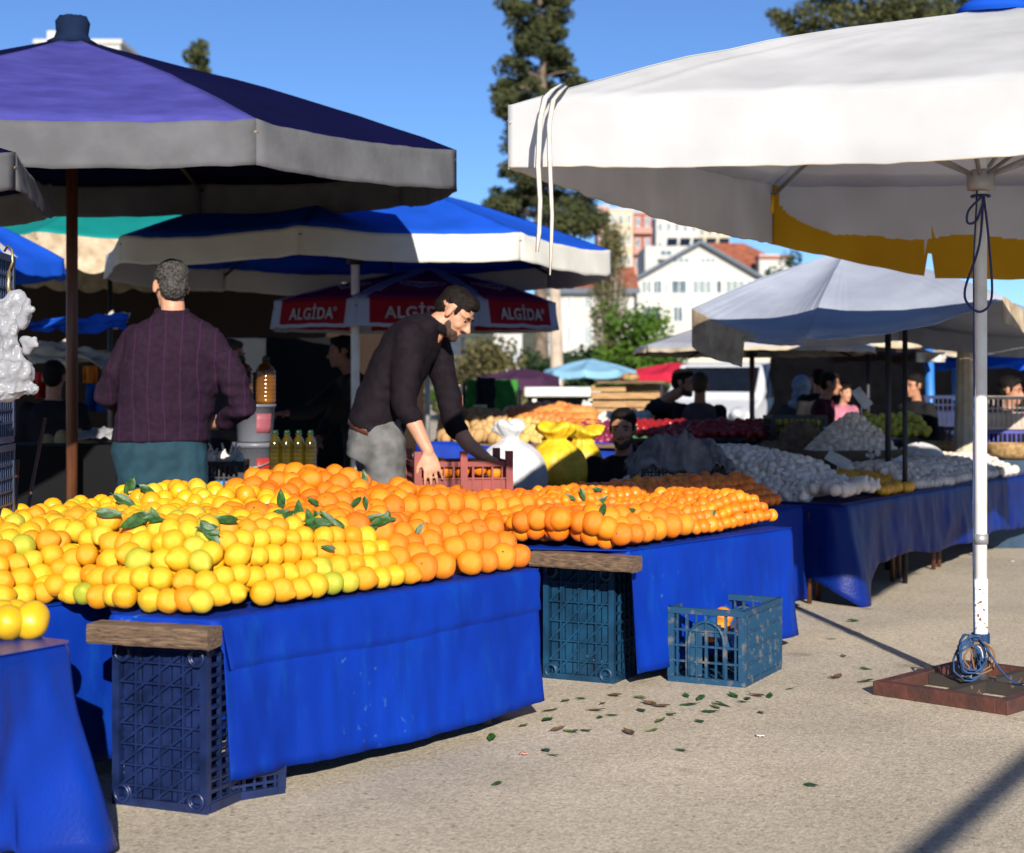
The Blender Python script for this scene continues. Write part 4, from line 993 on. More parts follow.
def fab(n,c): return mat(n,c,.85,var=.15,scale=12,bump=.2,bscale=150,spec=.15)
C_black=fab('black_cloth',(.012,.012,.014)); C_jean=fab('blue_denim',(.12,.20,.32)); C_navy=fab('navy_cloth',(.012,.015,.035)); C_maroon=fab('maroon_cloth',(.06,.008,.016))
C_slate=fab('slate_vest_cloth',(.085,.07,.085)); C_dkgrey=fab('dark_grey_cloth',(.04,.04,.045)); C_white=fab('white_cloth',(.6,.6,.6)); C_pink=fab('pink_cloth',(.45,.16,.22)); C_scarf=fab('grey_blue_scarf',(.20,.25,.32))
person('bearded man peering over the dark sacking, seated behind the mandarins',623,429,11.3,math.radians(-105),C_black,C_navy,'sit',beard='y',k=1.12)
person('bearded man in a black jumper stooping to work in front of the white van',684,383,15.,math.radians(-28),C_black,C_jean,'stand',beard='y',lean=.5,arms={-1:((683,412,14.7),(704,424,14.5)),1:((690,412,15.1),(712,424,14.8))})
person('boy in a slate vest with black sleeves facing away towards the white van',700,386,14.5,math.radians(80),C_black,C_navy,'stand',vest=C_slate,k=.92,hairm=mat('brown_hair',(.06,.035,.02),.7))
person('shopper with a blue-grey headscarf in dark clothes right of the white van',802,388,17,math.radians(70),C_dkgrey,C_black,'stand',hair='scarf',hairm=C_scarf)
person('person in a maroon jacket with a sunlit face, near the garlic tray',831,384,14.5,math.radians(-20),C_maroon,C_navy,'stand',k=.82,lean=.1)
person('dark-haired person in black half hidden behind the maroon jacket',818,380,16,math.radians(90),C_black,C_black,'stand',k=.8)
person('child in pink between the maroon jacket and the garlic cone',845,393,15.5,math.radians(-60),C_pink,C_navy,'stand',k=.7,skin=M_skin)
person('man in black turned aside behind the yellow fruit, right of the thin black pole',914,386,14,math.radians(-150),C_black,C_black,'stand',k=.82)
person('man in black with a lit face behind the beige crate at the right edge',1011,391,14.2,math.radians(-35),C_black,C_black,'stand')
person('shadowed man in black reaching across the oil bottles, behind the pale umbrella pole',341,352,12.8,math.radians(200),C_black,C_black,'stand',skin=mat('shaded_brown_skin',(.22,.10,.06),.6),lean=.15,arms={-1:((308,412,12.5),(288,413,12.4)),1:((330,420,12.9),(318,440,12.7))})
person('grey-haired person mostly hidden by the purple pullover\'s right shoulder',232,356,12.5,math.radians(-20),C_dkgrey,C_black,'stand',hairm=M_hairgrey)
person('person in black seated in the shade at the left, beyond the hanging white bag',54,378,12,math.radians(95),C_black,C_black,'sit')
person('pale old man in white at the left of the green cloth',463,397,17.5,math.radians(150),C_white,C_white,'stand',skin=M_skin,hairm=M_hairgrey,lean=.3)
# ---------------------------------------------------------------- garlic stall at the right
M_garlic=fruit_mat('garlic_skin',[(0,(.58,.51,.43)),(.6,(.72,.65,.57)),(1,(.78,.72,.62))],rough=.7,blotch=(.72,.62,.62),bump=.1)
M_potato=fruit_mat('potato_skin',[(0,(.42,.25,.10)),(1,(.55,.36,.16))],rough=.8,blotch=(.7,.6,.5))
M_ptyel=fruit_mat('pale_potato_skin',[(0,(.55,.36,.10)),(1,(.68,.48,.16))],rough=.8,blotch=(.8,.7,.5))
M_onion=fruit_mat('onion_skin',[(0,(.48,.15,.03)),(1,(.66,.27,.07))],rough=.4,blotch=(.8,.7,.6))
M_ronion=fruit_mat('red_onion_skin',[(0,(.14,.01,.04)),(1,(.24,.02,.07))],rough=.35)
M_wonion=fruit_mat('white_onion_skin',[(0,(.58,.55,.48)),(1,(.72,.70,.62))],rough=.4)
M_yfruit=fruit_mat('golden_fruit_skin',[(0,(.62,.28,.01)),(1,(.72,.40,.02))],rough=.4)
M_straw=mat('wicker',(.42,.27,.11),.8,scale=30,col2=(.2,.11,.04),bump=.5,bscale=50)
ME.update({'garlic_bulb':proto_meshes('garlic',M_garlic,3),'potato':proto_meshes('potato',M_potato,3),'pale_potato':proto_meshes('potato',M_ptyel,3),'onion':proto_meshes('onion',M_onion,3),'red_onion':proto_meshes('onion',M_ronion,2),'white_onion':proto_meshes('onion',M_wonion,2),'golden_fruit':proto_meshes('mandarin',M_yfruit,2)})
K0=V((1.77,8.95)); gu=V((.56,.828)); gw=V((-.828,.56))
def gx(a,b): q=K0+gu*a+gw*b; return (q.x,q.y)
def GP(a,b,z): q=gx(a,b); return V((q[0],q[1],z))
gt=table('folding table on thin steel legs under the garlic heap at the right',[gx(.06,.05),gx(3.4,.05),gx(3.4,1.5),gx(.06,1.5)],.54,[])
for a,b in ((-.02,.16),(.62,.15),(1.18,.15),(1.9,.15),(.0,1.3),(2.9,1.3),(2.8,.15)):
    mb=MB(); p=GP(a,b,0); q=GP(a+.16,b+.02,0); zz=.545
    mb.tube([p+V((0,0,.0)),p+V((0,0,.50)),],.014,8); mb.tube([q,q+V((0,0,.50))],.0138,8); mb.tube([p+V((0,0,.30)),q+V((0,0,.30))],.011,8)
    mb.build('leg',M_wood,gt)
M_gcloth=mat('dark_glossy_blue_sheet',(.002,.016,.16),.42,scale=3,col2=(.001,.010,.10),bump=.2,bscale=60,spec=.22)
def tipf(p,u,k):
    c=math.exp(-((u-.335)/.035)**2); p=p+V((.05,-.09,0))*c*k; p.z-=.20*c*k; return p
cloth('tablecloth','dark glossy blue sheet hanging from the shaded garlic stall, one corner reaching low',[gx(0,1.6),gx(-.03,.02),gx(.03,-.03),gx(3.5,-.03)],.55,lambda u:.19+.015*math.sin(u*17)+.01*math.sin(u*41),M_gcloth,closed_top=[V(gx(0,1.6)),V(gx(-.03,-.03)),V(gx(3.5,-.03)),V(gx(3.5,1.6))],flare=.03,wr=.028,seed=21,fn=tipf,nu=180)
def heap(kind,n,hf,region,r,label,group,cat,rj=.1,layers=1,tilt=1.,step=1.75):
    """place up to n pieces on the surface hf over a jittered grid"""
    pts=[]; a0,a1,b0,b1,XY=region
    nb=max(1,int((b1-b0)/(r*step*.9))); na=max(1,int((a1-a0)/(r*step)))
    for j in range(nb+1):
        for i in range(na+1):
            a=a0+(a1-a0)*(i+.5*(j%2)+R.uniform(-.25,.25))/max(1,na); b=b0+(b1-b0)*(j+R.uniform(-.25,.25))/max(1,nb)
            z=hf(a,b)
            if z is None: continue
            q=XY(a,b); pts.append((V((q[0],q[1],z+R.uniform(-.15,.25)*r)),r*R.uniform(.82,1.15)))
    pts.sort(key=lambda p:p[0].y-2*p[0].z)
    for p,rr in pts[:n]: put(kind,p,rr,rrot(tilt),label,group,cat)
    return pts[n:]
def hg(a,b):
    # main garlic ridge sloping from the back left to the front edge
    e=min(smooth((b-.02)/.5),smooth((1.5-b)/.35),smooth((a-.0)/.3),smooth((1.0-a)/.5+.2))
    return .575+.21*e*(.75+.35*smooth((b-.3)/.6))
rest=heap('garlic_bulb',150,lambda a,b:hg(a,b) if a<.3+.55*b+.2 else None,(.03,1.05,.22,1.45,gx),.028,'garlic bulb in the grey-white heap at the left end of the shaded stall','garlic bulbs in the main heap','garlic')
mbm=[(GP(a,b,hg(a,b)-.03),.034) for a in [k*.045+.05 for k in range(22)] for b in [.22+.045*k for k in range(28)] if a<.3+.55*b+.2]
lumps('garlic',M_garlic,mbm+rest,'mass of garlic packed below the heap of bulbs','garlic')
heap('garlic_bulb',30,lambda a,b:.59+.04*smooth((.3-abs(b-.12))/.3),(.05,.62,.03,.25,gx),.038,'large pale garlic head along the front edge of the shaded stall','large garlic heads at the front edge','garlic')
heap('golden_fruit',90,lambda a,b:.58+.05*smooth((b-.02)/.3),(.70,1.15,.02,1.0,lambda a,b:gx(a+.45*b-.05,b)),.034,'small golden fruit in the row between the two garlic heaps','golden fruit row on the garlic stall','fruit')
rest=heap('garlic_bulb',40,lambda a,b:.575+.09*smooth((b-.0)/.3),(1.25,3.2,.03,.5,gx),.033,'grey garlic bulb in the low heap at the right end of the shaded stall','garlic bulbs in the right heap','garlic'); lumps('garlic',M_garlic,rest,'mass of garlic in the low heap at the right end of the stall','garlic')
# tray with the garlic cone
tc_=P(846,455,11.2); 
tr=thing('tray','shallow dark wooden tray raised above the stall under the garlic cone','tray',V((tc_.x,tc_.y,tc_.z-.03)))
mb=MB(); mb.box((tc_.x,tc_.y,tc_.z-.02),(.66,.5,.02),rz3(.2)); mb.build('base',M_board,tr)
for sx,sy,wx,wy in ((1,0,.02,.5),(-1,0,.02,.5),(0,1,.62,.02),(0,-1,.62,.02)):
    q=rz3(.2)@V((sx*.32,sy*.24,0)); mb=MB(); mb.box((tc_.x+q.x,tc_.y+q.y,tc_.z+.012),(wx-.002,wy-.002,.06),rz3(.2)); mb.build('rim',M_board,tr)
mb=MB(); mb.box((tc_.x,tc_.y,(tc_.z-.03+.57)/2),(.4,.3,tc_.z-.03-.57),rz3(.2)); tag(mb.build('carton',mat('kraft_board',(.2,.13,.07),.8)),'brown carton propping up the garlic tray on the stall','carton')
cone=lambda a,b:None if (a*a/.09+b*b/.05)>1 else tc_.z+.02+.27*(1-math.sqrt(a*a/.09+b*b/.05))**.85
rest=heap('garlic_bulb',65,lambda a,b:cone(a-.04,b),(-.3,.3,-.24,.24,lambda a,b:(tc_.x+a,tc_.y+b)),.026,'garlic bulb in the cone on the raised wooden tray','garlic bulbs on the raised tray','garlic',step=1.5)
lumps('garlic',M_garlic,rest,'mass of garlic filling out the cone on the raised tray','garlic')
lumps('garlic',M_garlic,[(V((tc_.x+a*.03,tc_.y+b*.03,cone(a*.03-.04,b*.03)-.03)),.03) for a in range(-9,11) for b in range(-7,8) if cone(a*.03-.04,b*.03)],'mass of garlic inside the cone on the raised tray','garlic')
# price cards
M_card=mat('white_card',(.62,.64,.70),.6)
for px,py,d,rt,lb in ((838,460,10.2,.5,'white price card stuck in the golden fruit'),(897,463,10.6,-.5,'white price card leaning in front of the right garlic heap'),(862,398,11.3,.9,'white price card on a stick atop the garlic cone')):
    mb=MB(); p=P(px,py,d); r_=Matrix.Rotation(rt,3,'Y')@Matrix.Rotation(.5,3,'X'); mb.box(p,(.15,.004,.075),r_); mb.bar(p,p+V((0,.02,-.12)),.006,.006); tag(mb.build('price_card',M_card),lb,'price card')
# black crate with grey sacking
M_blackcrate=mat('black_crate_plastic',(.01,.01,.014),.45)
cg=P(679,486,9.35)
crate_flat('black crate piled with grey sacking behind the mandarins',V((cg.x,cg.y,.56)),.1,(.50,.36,.19),M_blackcrate)
def hgf(u,v):
    a=(u-.5)*.60; b=(v-.5)*.44; e=(1-(2*u-1)**4)*(1-(2*v-1)**4)
    z=.70+.22*e*(.8+.25*nz(a*3,b*3,2))+.06*nz(a*11,b*11,3)+.05*abs(nz(a*20,b*17,7))+.02*abs(nz(a*45,b*40,5)); return V((cg.x+a+.02*nz(a*9,b*9,4),cg.y+b,z))
mb=MB(); mb.grid(hgf,90,60); tag(mb.build('sack_heap',mat('grey_nylon_sacking',(.20,.18,.17),.6,scale=14,col2=(.08,.07,.07),bump=.4,bscale=40),solid=.004),'crumpled heap of dark grey sacking in the black crate','sacking')
# yellow pepper crate
p=P(795,447,12.5); crate_flat('black crate with yellow peppers showing through its slots, left of the garlic cone',V((p.x,p.y,p.z)),.05,(.42,.32,.24),M_blackcrate,n=(5,4,4),solid=0)
M_pep=mat('yellow_pepper_skin',(.75,.50,.015),.25,var=.1)
ME['pepper']=[fruit_mesh('quince',3.).mesh('pepper',[M_pep])]
for i in range(5):
    for j in range(3):
        for k in range(2): put('pepper',V((p.x-.16+.075*i+R.uniform(-.01,.01),p.y-.10+.1*k,p.z+.06+.065*j)),.036,rrot(),'yellow pepper inside the slotted black crate left of the garlic cone','yellow peppers in the black crate')
mb=MB(); mb.box((p.x,p.y,p.z/2-.01),(.6,.5,p.z-.03)); tag(mb.build('table',M_black),'dark covered stand beneath the yellow pepper crate','stand')
# burlap sacks next to it
M_burlap=mat('burlap',(.16,.10,.055),.9,scale=22,var=.25,bump=.4,bscale=160)
def sack(label,c,w,h,m,neck=.3,group=None,seed=0,d=None,knot=True,name='sack',cat='sack',tip=0):
    c=V(c); d=d or w*.75; rr=[]; n=48
    prof=[(.0,.0),(.75,.0),(.97,.06),(1.05,.22),(1.0,.42),(.84,.58),(.55,.68),(neck*.75,.735),(neck*.6,.76),(neck*.95,.82),(neck*1.5,.90),(neck*1.3,.97),(neck*.7,1.0)] if knot else [(.0,.0),(.8,.0),(1.,.1),(1.03,.4),(.95,.7),(.7,.9),(.3,1.),(.0,1.02)]
    for i,(r,z) in enumerate(prof):
        ring=[]
        for k in range(n):
            a=2*PI*k/n; f=1+.13*nz(math.cos(a)*1.6+seed,math.sin(a)*1.6,z*3)+.34*nz(math.cos(a)*5+seed,math.sin(a)*5,z*1.5)*max(0,z-.3)-.11*abs(nz(math.cos(a)*7,math.sin(a)*7+seed,z*8))
            ring.append(c+V((w/2*r*f*math.cos(a)+tip*z*z,d/2*r*f*math.sin(a),h*(z+.02*nz(a,seed,z*5)+ (.05*math.sin(a*3+seed) if z>.88 else 0)))))
        rr.append(ring)
    mb=MB(); mb.rings(rr); o=tag(mb.build(name,m),label,cat,group)
    s_=o.modifiers.new('s','SUBSURF'); s_.levels=1; s_.render_levels=2
    return o
M_wsack=mat('white_woven_sack',(.52,.52,.53),.5,var=.08,scale=6,bump=1.,bscale=14)
M_ysack=mat('yellow_net_sack',(.72,.48,.015),.5,scale=18,col2=(.5,.30,.008),bump=.4,bscale=50)
p=P(516,477,10.7); sack('bulging white sack tied at the neck, behind the red crate',(p.x,p.y,.49),.43,.46,M_wsack,.36,seed=1.3,tip=-.06)
p=P(556,476,11.0); sack('yellow sack tied at the neck, next to the white sack',(p.x,p.y,.49),.41,.44,M_ysack,.5,seed=4.1)
p=P(583,478,11.6); sack('yellow sack tied at the neck, next to the man peering over the sacking',(p.x,p.y,.49),.31,.40,M_ysack,.7,seed=7.7)
p=P(770,462,11.5); sack('brown burlap sack slumped left of the garlic tray',(p.x,p.y,.56),.42,.22,M_burlap,seed=2,knot=False)
p=P(802,440,12.1); sack('brown burlap sack behind the garlic tray',(p.x,p.y,.56),.36,.34,M_burlap,seed=5,knot=False)
p=P(918,478,11.4); sack('white sack lying behind the right garlic heap',(p.x,p.y,.50),.42,.27,M_wsack,seed=9,knot=False)
# shelf the sacks stand on
mb=MB(); q=P(552,490,11.0); mb.box((q.x+.02,q.y+.1,.474),(1.1,.85,.03),rz3(.4)); 
sh=thing('bench','low wooden bench behind the citrus display carrying the sacks','bench',V((q.x,q.y,0))); mb.build('seat',M_board,sh)
for sx in(-1,1):
    for sy in(-1,1):
        l=MB(); c=rz3(.4)@V((sx*.48,sy*.28,0)); l.box((q.x+.02+c.x,q.y+.05+c.y,.2285),(.05,.05,.457)); l.build('leg',M_board,sh)
# red crate in front of the bending man
rc=P(458,497,8.05); Mr=Matrix.Translation(V((rc.x,rc.y,.675)))@Matrix.Rotation(.20,4,'Z')
root=thing('plastic_crate','red plastic crate of oranges the bending man is sorting','crate',Mr@V((0,0,0)))
base,sides=crate_parts(Mr,L=.47,Wd=.32,H=.16,nx=5,ny=4,nzr=2,diag=False,rings=False,solid=.9)
base.build('base',M_red,root)
for s_ in sides: s_.build('side_panel',M_red,root)
for sx,sy in ((-1,-1),(.0,-1),(1,-1),(-1,1),(1,1)):
    mb=MB(); mb.box(Mr@V((sx*.222,sy*.162,.105)),(.034,.03,.21),Mr.to_3x3()); mb.build('post',M_red,root)
for i in range(16):
    q=Mr@V((-.17+.085*(i%5)+R.uniform(-.01,.01),-.1+.075*(i//5),.10+R.uniform(0,.04))); put('orange',q,.040,rrot(),'orange lying inside the red plastic crate','oranges in the red crate')
# ---------------------------------------------------------------- left edge: crate stack and hanging bags
lc=V((-1.955,5.75,0)); 
for k in range(5): crate_flat('scuffed blue crate in the tall stack at the left edge, %s'%['lowest of five','second from the ground','third from the ground','fourth, behind the white bags','topmost of five'][k],lc+V((.0,0,.005+.335*k)),.08,(.36,.34,.33),M_leftcrate,'crates stacked at the left edge',n=(5,5,6),solid=.9)
M_film=mat('white_plastic_film',(.52,.53,.56),.18,var=.06,scale=8,bump=.8,bscale=40,trans=.55)
hk=P(6,268,5.45); mb=MB()
mb.tube([hk+V((-.02,.05,.06)),hk+V((.0,.02,.075)),hk+V((.02,0,.06)),hk+V((.022,0,.02)),hk+V((.01,0,-.01))],.004,6); mb.tube([hk+V((.01,0,-.01)),hk+V((.008,0,-.06)),hk+V((.012,0,-.10))],.007,6)
tag(mb.build('hook',mat('brass_hook',(.5,.38,.18),.35,metal=.8)),'small metal hook holding the white bags on the crate stack','hook')
def bagmesh(c,w,h,seed):
    rr=[]; n=32
    for i,(r,z) in enumerate(((.02,.0),(.72,.0),(.86,.06),(.8,.22),(.62,.45),(.42,.62),(.30,.70),(.36,.76),(.52,.84),(.5,.92),(.34,.97),(.1,1.))):
        rr.append([V(c)+V((w/2*r*(1+.18*nz(math.cos(2*PI*k/n)*2.5+seed,math.sin(2*PI*k/n)*2.5,z*5)+.14*nz(k*.9,z*10,seed))*math.cos(2*PI*k/n),w*.36*r*(1+.2*nz(k*.8,z*7,seed))*math.sin(2*PI*k/n),h*(z+.035*nz(k*.5,seed,z*4)))) for k in range(n)])
    return rr
mb=MB(); bq=lambda px,py:P(px,py,5.4)
for (px,py,rx,rz) in ((8,375,.085,.075),(2,392,.10,.03),(26,390,.05,.025),(10,352,.05,.06),(8,330,.055,.05),(18,320,.045,.05),(4,310,.05,.04),(14,300,.04,.035)): mb.ell(bq(px,py),(rx,rx*.7,rz))
mb=remesh(mb,.006,2,lambda v:.018*noise.noise(v*11)-.020*abs(noise.noise(V((v.x*30,v.y*30,v.z*14))))-.010*abs(noise.noise(v*60))); o=mb.build('plastic_bag',M_film); tag(o,'bundle of white plastic bags hanging from a hook on the crate stack','plastic bag')
mb=MB()
for (a,b_) in (((20,318),(33,309)),((24,340),(36,345)),((22,325),(28,300)),((27,350),(35,338))): mb.tube([P(a[0],a[1],5.38),P((a[0]+b_[0])/2,(a[1]+b_[1])/2-2,5.37),P(b_[0],b_[1],5.36)],[.018,.016,.010],8,cap='round')
m_=remesh(mb,.007,2,lambda v:.004*noise.noise(v*60)); tag(m_.build('plastic_bag',M_film),'twisted white bag handles sticking out of the hanging bundle','bag handles')
for (x0,y0,x1,y1,d) in ((45,418,25,523,6.9),(18,460,13,530,6.7)):
    mb=MB(); a=P(x0,y0,d); b_=P(x1,y1,d); b2=a+(b_-a)*((a.z)/(a.z-b_.z)); mb.tube([a,b2],.008,7); tag(mb.build('stick',M_wood),'thin %s wooden stick leaning behind the lemons at the left'%('longer' if x0==45 else 'shorter'),'stick')
# ---------------------------------------------------------------- things behind the citrus, left half
M_bucket=mat('white_bucket_plastic',(.13,.135,.16),.4,var=.05); M_label=mat('red_label',(.35,.02,.02),.5); M_pinklabel=mat('pink_label',(.3,.08,.10),.5)
def bucket(label,c,r,h,lab,handle=True):
    root=thing('bucket',label,'bucket',c); c=V(c); mb=MB(); mb.lathe([(r*.85,0),(r*.88,.005),(r,h*.92),(r*1.06,h*.92),(r*1.06,h),(r*.97,h),(r*.95,h*.9),(.0,h*.89)],c,28); mb.build('body',M_bucket,root)
    mb=MB(); mb.grid(lambda u,v:c+V(((r*(.88+.12*(.25+v*.5))+.004)*math.cos(-1.35+u*.9),(r*(.88+.12*(.25+v*.5))+.004)*math.sin(-1.35+u*.9),h*(.25+.5*v))),10,3); mb.build('label',lab,root,solid=.001)
    if handle:
        mb=MB(); mb.tube([c+V((r*1.06*math.cos(t),r*1.06*math.sin(t)-.006,h*.86-.09*math.sin((t+PI)/PI*PI))) for t in [-PI+PI*k/14 for k in range(15)]],.004,6); mb.build('handle',M_greyrib,root)
q=P(255,492,9.6); st0=V((q.x,q.y,.50))
mb=MB(); mb.box((q.x-.1,q.y+.1,.25),(1.5,.7,.49)); tag(mb.build('stand',M_blacktarp),'low black-draped stand carrying the buckets and oil bottles','stand')
bucket('grey-white bucket with a red label, standing below another bucket',st0,.125,.36,M_label)
bucket('grey-white bucket with a pink label, stacked on the lower bucket',st0+V((.0,0,.362)),.115,.22,M_pinklabel,False)
M_oil=mat('golden_oil',(.17,.065,.004),.15,scale=5,col2=(.08,.028,.002),spec=.6); M_cap=mat('dark_green_cap',(.01,.04,.02),.4); M_bott=mat('olive_oil',(.06,.045,.004),.12,scale=8,var=.3)
def jug(label,c,r,h,m,group=None):
    root=thing('oil_bottle',label,'oil bottle',c,group); c=V(c); mb=MB()
    pr=[(r*.9,0),(r,.012)]
    for k in range(7): z=h*(.08+.085*k); pr+=[(r,z),(r*.96,z+h*.02),(r,z+h*.04)]
    pr+=[(r*.97,h*.72),(r*.7,h*.82),(r*.32,h*.88),(r*.3,h*.93)]
    mb.lathe(pr,c,16); mb.build('bottle',m,root)
    mb=MB(); mb.lathe([(r*.36,h*.93),(r*.36,h),(r*.05,h)],c,12); mb.build('cap',M_cap,root)
    mb=MB(); mb.tube([c+V((r*.3*math.cos(t),0,h*.9+r*.5*math.sin(t))) for t in [PI*k/8 for k in range(9)]],.006,6); mb.build('handle',M_cap,root)
jz=st0.z+.585
jug('large bottle of golden oil, right of the two on the stacked buckets',V((q.x+.065,q.y-.02,jz)),.058,.27,M_oil); jug('large bottle of golden oil, left of the two on the stacked buckets',V((q.x-.085,q.y+.03,jz)),.068,.27,M_oil)
for i in range(4):
    for j in range(2): 
        qq=P(290,462,9.5); jug('olive-yellow oil bottle in the shaded pack right of the buckets',V((qq.x-.09+.068*i,qq.y+.07*j,.66)),.031,.27,M_bott,'oil bottles in the pack')
mb=MB(); mb.box((qq.x,qq.y+.04,.575),(.36,.22,.15)); tag(mb.build('carton',mat('brown_carton',(.06,.04,.03),.8)),'brown carton under the pack of oil bottles','carton')
q=P(222,488,8.9); crate_flat('black crate with a blue lower half, holding garlic beside the teal trousers',V((q.x,q.y,.56)),.05,(.26,.26,.23),M_blackcrate,n=(5,4,3),solid=0)
mb=MB(); mb.box((q.x,q.y,.63),(.235,.235,.11)); tag(mb.build('carton',mat('bright_blue_card',(.02,.22,.55),.5)),'bright blue carton inside the black garlic crate','carton')
for i in range(9):
    put('garlic_bulb',V((q.x-.1+.025*i,q.y-.06+R.uniform(-.04,.04),.80+R.uniform(0,.02))),.028,rrot(),'bright garlic bulb on top of the black crate beside the teal trousers','garlic on the black crate','garlic')
mb=MB()
for i in range(9):
    b_=V((q.x-.1+.025*i,q.y-.05,.81)); mb.tube([b_,b_+V((R.uniform(-.04,.04),-.02,R.uniform(.04,.09)))],[.008,.005],6)
tag(mb.build('garlic_stalks',M_garlic),'pale garlic stalks poking out of the black crate','garlic stalks')
for i in range(5): 
    q2=P(240+i*7,487,8.6); put('garlic_bulb',V((q2.x,q2.y,.62+.02*(i%2))),.03,rrot(),'white garlic bulb between the purple pullover and the orange heap','garlic behind the oranges','garlic')
q=P(107,440,9.4); 
mb=MB(); mb.box((q.x-.15,q.y+.1,q.z/2-.01),(.9,.5,q.z-.03)); tag(mb.build('stand',M_blacktarp),'black-draped stand at the left holding the crumpled film','stand')
mb=MB(); mb.grid(lambda u,v:V((q.x-.02+(u-.5)*.34,q.y+(v-.5)*.25,q.z+.015+.05*(1-(2*u-1)**2)*(1-(2*v-1)**2)+.02*nz(u*9,v*9,1))),26,18); tag(mb.build('plastic_film',M_film,solid=.002),'crumpled clear plastic film on the black stand left of the purple pullover','plastic film')
for i,(px,py) in enumerate(((62,442),(75,440),(90,448),(48,446))):
    q=P(px,py,9.6); put('potato',q,.06,rrot(),'round pale squash in the shade at the left, under the seated person in black','squashes in the shade','squash')
# shade: dark awnings, back wall, tarps and hanging clothes
def sheet(label,pts4,m,sag=.1,name='tarpaulin',cat='tarpaulin',n=16,wr=.03,seed=0,group=None):
    a,b,c,d=[V(p) for p in pts4]; mb=MB()
    def f(u,v):
        p=a.lerp(b,u).lerp(d.lerp(c,u),v); p.z-=sag*16*u*(1-u)*v*(1-v)*.6
        return p+V((wr*nz(u*4+seed,v*4,1),wr*nz(u*4,v*4+seed,5),wr*nz(u*5,v*5,seed)))
    mb.grid(f,n,n); return tag(mb.build(name,m,solid=.004),label,cat,group)
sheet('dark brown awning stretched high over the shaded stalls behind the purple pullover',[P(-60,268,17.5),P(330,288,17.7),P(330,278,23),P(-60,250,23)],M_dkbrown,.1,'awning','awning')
sheet('dark brown curtain added to stand for the darkness behind the shaded left stalls',[P(-80,262,23.2),P(425,276,23.4),P(425,455,23.6),P(-80,455,23.2)],M_dkbrown,0,'backdrop','backdrop',wr=.08)  # added dark sheet; its colour supplies the gloom behind the left stalls
sheet('black side sheet added to stand for the deep shade behind the dark figure',[P(262,338,14.6),P(352,338,15.2),P(352,480,15.2),P(262,480,14.6)],M_blacktarp,0,'backdrop','backdrop',seed=3)  # black sheet put in where the stall is simply in deep shade
sheet('white panel standing in the shade above the oil bottles',[P(226,338,13.4),P(266,338,13.4),P(266,372,13.4),P(226,372,13.4)],M_offw,0,'panel','panel',wr=.005)
sheet('blue tarp edge hanging across the dark left stalls',[P(30,322,13.0),P(128,314,12.4),P(124,330,12.4),P(30,330,13)],M_blue,.03,wr=.06,seed=2)
sheet('crumpled white tarp strung across behind the left umbrella pole',[P(24,338,13.5),P(108,350,13),P(112,366,12.6),P(24,362,13.2)],M_whiteold,.02,wr=.09,seed=7)
sheet('small pale tarp peak left of the grey-haired man',[P(106,314,13.),P(130,312,13),P(124,328,12.6),P(104,326,12.6)],M_offw,.02,wr=.04,seed=9)
def garment(label,px0,py0,px1,py1,d,col,nm='hanging_garment',cat='garment'):
    a=P(px0,py0,d); b_=P(px1,py1,d); mb=MB()
    def f(u,v): return V((a.x+(b_.x-a.x)*(u+.08*nz(v*3,px0)),d+.05*math.sin(u*9+px0)*(.3+v)+.03,a.z+(b_.z-a.z)*(v+.04*nz(u*4,py0))))
    mb.grid(f,14,14); return tag(mb.build(nm,fab(nm+'_cloth',col),solid=.006),label,cat)
garment('red cloth hanging in the shade left of the dark umbrella pole',33,372,48,398,12.8,(.4,.02,.01)); garment('orange cloth hanging in the shade right of the dark umbrella pole',82,366,96,383,12.6,(.7,.2,.02)); garment('blue cloth hanging below the orange one',86,384,104,412,12.4,(.01,.08,.3))
# leaf heads in the dark
# ---------------------------------------------------------------- potato and onion stall in the middle distance
py_=13.2
pb=thing('display_table','long table of potatoes and onions beyond the red crate','table',V((P(530,440,py_).x,py_,0)))
mb=MB(); x0=P(428,445,12.6).x; x1=P(618,445,13.6).x; mb.box(((x0+x1)/2,13.4,.70),(x1-x0,1.2,.03)); mb.build('tabletop',M_board,pb)
for x in (x0+.1,x1-.1):
    for y in (12.95,13.9): l=MB(); l.box((x,y,.34),(.04,.04,.68)); l.build('leg',M_frame,pb)
sheet('blue cloth hanging in front of the potato and onion table',[V((x0-.1,12.76,.72)),V((x1+.4,12.9,.71)),V((x1+.4,12.85,.05)),V((x0-.1,12.7,.05))],M_dcloth,0,'tablecloth','tablecloth',wr=.04)
xy=lambda a,b:(a,b)
def band(px0,px1,y0,y1,z0,z1,mid=.0):
    return lambda a,b: None if not (px0<CX+a/b*F<px1) else z0+(z1-z0)*smooth((b-y0)/(y1-y0))+mid*math.sin(PI*min(1,max(0,(CX+a/b*F-px0)/(px1-px0))))
heap('potato',170,band(445,503,12.85,13.6,.74,.91,.03),(P(443,0,13).x,P(503,0,13.8).x,12.85,13.7,xy),.045,'brown potato in the heap beside the bending man\'s sleeve','potatoes on the far stall','potato')
heap('pale_potato',110,band(503,540,12.85,13.5,.73,.85,.02),(P(500,0,13).x,P(541,0,13.5).x,12.85,13.5,xy),.036,'pale yellow potato between the brown potatoes and the onions','pale potatoes on the far stall','potato')
heap('onion',170,band(506,590,13.2,14.1,.76,.93,.06),(P(505,0,13).x,P(592,0,14).x,13.25,14.1,xy),.040,'orange-brown onion in the far heap behind the yellow sacks','onions on the far stall','onion')
heap('red_onion',45,band(573,592,13.2,14,.78,.92),(P(572,0,13).x,P(594,0,14).x,13.3,14.0,xy),.042,'red onion in the heap left of the white onions','red onions, left heap','red onion')
